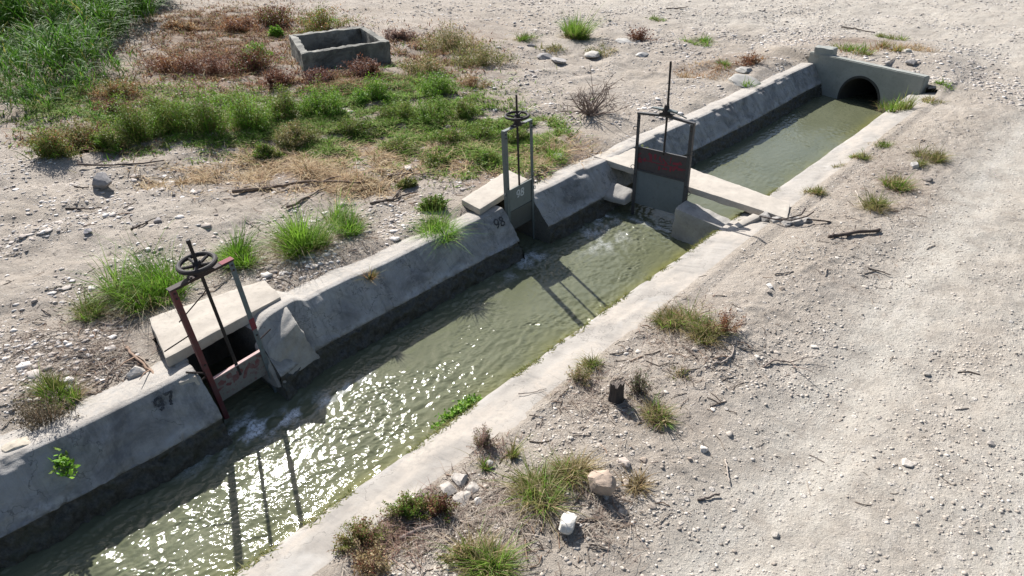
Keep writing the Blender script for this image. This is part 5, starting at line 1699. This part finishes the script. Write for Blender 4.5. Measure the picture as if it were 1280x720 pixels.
# dead shrub in the gravel
def build_dead_shrub():
    p, s, dep = spot(738, 143)
    q = np.random.default_rng(870)
    bm = bmesh.new()
    for k in range(46):
        a = q.uniform(0, 6.283); el = q.uniform(.2, 1.35); L = q.uniform(.35, 1.0) * (1.15 if math.cos(a - 1.0) > 0 else .8)
        d = Vector((math.cos(a) * math.cos(el), math.sin(a) * math.cos(el), math.sin(el)))
        p0 = Vector((q.normal(0, .07), q.normal(0, .07), 0)); p1 = p0 + d * L * .5 + Vector(q.normal(0, .05, 3)); p2 = p1 + (d + Vector(q.normal(0, .35, 3))) * L * .5
        p1.z = max(p1.z, .02); p2.z = max(p2.z, .02)
        bm_tube(bm, [p0, p1, p2], [.013, .009, .004], 5)
        for e in range(3):
            t = q.uniform(.3, 1); b0 = p1.lerp(p2, t); b1 = b0 + Vector(q.normal(0, .14, 3)); b1.z = max(b1.z, .01)
            bm_tube(bm, [b0, b1], [.007, .003], 4)
    me = D.meshes.new('dead_shrub'); bm.to_mesh(me); bm.free(); me.materials.append(M_WOOD)
    a_ = me.attributes.new('Col', 'FLOAT_COLOR', 'POINT')
    a_.data.foreach_set('color', np.tile(np.array((.21, .155, .125, 1), np.float32), len(me.vertices)))
    o = link('dead_shrub', me); o.location = (p[0], p[1], gz(p[0], p[1]))
    tag(o, 'leafless grey-brown dead shrub standing in the pale stony slope', 'dead shrub')


build_dead_shrub()


# twig litter
def build_litter():
    q = np.random.default_rng(880)
    n = 4600
    pt = [(110, 440, 110, 70, 8), (180, 470, 50, 40, 3), (330, 340, 110, 30, 2), (420, 340, 120, 60, 2), (860, 430, 90, 60, 3), (770, 500, 100, 50, 2), (520, 650, 110, 55, 3), (690, 640, 110, 60, 3), (1060, 320, 110, 70, 1.2), (1110, 210, 70, 70, 1.2),
          (250, 260, 200, 70, 3), (740, 130, 60, 30, 1), (520, 240, 90, 40, 2), (950, 560, 300, 150, .35)]
    W = np.array([t[4] for t in pt], float); W /= W.sum()
    pk = q.choice(len(pt), n, p=W)
    xy = np.array([at(pt[i][0] + pt[i][2] * q.normal(0, .55), max(0, pt[i][1] + pt[i][3] * q.normal(0, .55)), 0)[:2] for i in pk])
    x, y = xy[:, 0], xy[:, 1]
    ok = ~((x > -6.95) & (x < -3.4) & (y < 20.3)) & ~((x > -7.75) & (x < -6.3) & (y > 1.95) & (y < 3.75)) & (np.hypot(x, y) < 40)
    x, y = x[ok], y[ok]; n = len(x)
    L = .04 * (5.5 ** (q.random(n) ** 1.8)); R = np.clip(L * .03, .0025, .006) * q.uniform(.7, 1.4, n)
    az = q.uniform(0, 6.283, n)
    e0 = np.stack([x - np.cos(az) * L / 2, y - np.sin(az) * L / 2], -1); e1 = np.stack([x + np.cos(az) * L / 2, y + np.sin(az) * L / 2], -1)
    md = np.stack([x + q.normal(0, .1, n) * L, y + q.normal(0, .1, n) * L], -1)
    V = np.empty((n, 3, 3, 3))
    for k, e in enumerate((e0, md, e1)):
        zz = ground_h(e[:, 0], e[:, 1]) + R * .9 + .012 * q.random(n) * (k == 1)
        for j in range(3):
            a = 2.094 * j + 1.57
            V[:, k, j, 0] = e[:, 0] - np.sin(az) * np.cos(a) * R; V[:, k, j, 1] = e[:, 1] + np.cos(az) * np.cos(a) * R; V[:, k, j, 2] = zz + np.sin(a) * R
    b = (np.arange(n) * 9)[:, None]
    f = []
    for k in range(2):
        for j in range(3):
            f.append(np.concatenate([b + k * 3 + j, b + k * 3 + (j + 1) % 3, b + (k + 1) * 3 + (j + 1) % 3, b + (k + 1) * 3 + j], 1))
    cols = np.array([(.16, .12, .095), (.26, .21, .17), (.36, .31, .26), (.11, .085, .07), (.3, .2, .14)])
    c = np.repeat(cols[q.integers(0, 5, n)] * (1 + q.normal(0, .12, (n, 1))), 9, axis=0)
    stuff(link('twig_litter', mesh_np('twig_litter', V.reshape(-1, 3), np.vstack(f), M_WOOD, False, c)), 'small broken twigs littering the ground on both banks', 'twigs')


build_litter()

# ------------------------------------------------------------------ light, sky, camera
SUN_EL = math.radians(38.0)
sdir = Vector((-.925 * math.cos(SUN_EL), .380 * math.cos(SUN_EL), math.sin(SUN_EL))).normalized()
w = D.worlds.new('World'); SC.world = w; w.use_nodes = True
wn, wl = w.node_tree.nodes, w.node_tree.links
sky = wn.new('ShaderNodeTexSky'); sky.sky_type = 'NISHITA'; sky.sun_disc = False
sky.sun_elevation = SUN_EL; sky.sun_rotation = math.atan2(sdir.x, sdir.y)
sky.air_density = 1.0; sky.dust_density = 1.6; sky.ozone_density = 1.0
bg = wn['Background']; bg.inputs['Strength'].default_value = .070
wl.new(sky.outputs[0], bg.inputs['Color'])
sl = D.lights.new('sun', 'SUN'); sl.energy = 4.8; sl.angle = math.radians(.53); sl.color = (1.0, .975, .945)
so = D.objects.new('sun', sl); COL.objects.link(so)
so.rotation_euler = sdir.to_track_quat('Z', 'Y').to_euler(); so.location = (-20, 10, 25)

cam = D.cameras.new('camera'); co_ = D.objects.new('camera', cam); COL.objects.link(co_)
cam.sensor_fit = 'HORIZONTAL'; cam.sensor_width = 36; cam.lens = 36 * F_PX / 1280
cam.clip_end = 3000; cam.clip_start = .05
Rm = Matrix(((_rt[0], _U[0], -_F[0]), (_rt[1], _U[1], -_F[1]), (_rt[2], _U[2], -_F[2])))
co_.matrix_world = Matrix.Translation(Vector(_C)) @ Rm.to_4x4()
SC.camera = co_
SC.view_settings.view_transform = 'Standard'; SC.view_settings.look = 'None'
SC.view_settings.gamma = 1.0; SC.view_settings.exposure = .92
SC.cycles.use_denoising = True
SC.cycles.max_bounces = 6; SC.cycles.transparent_max_bounces = 4
SC.cycles.sample_clamp_indirect = 6
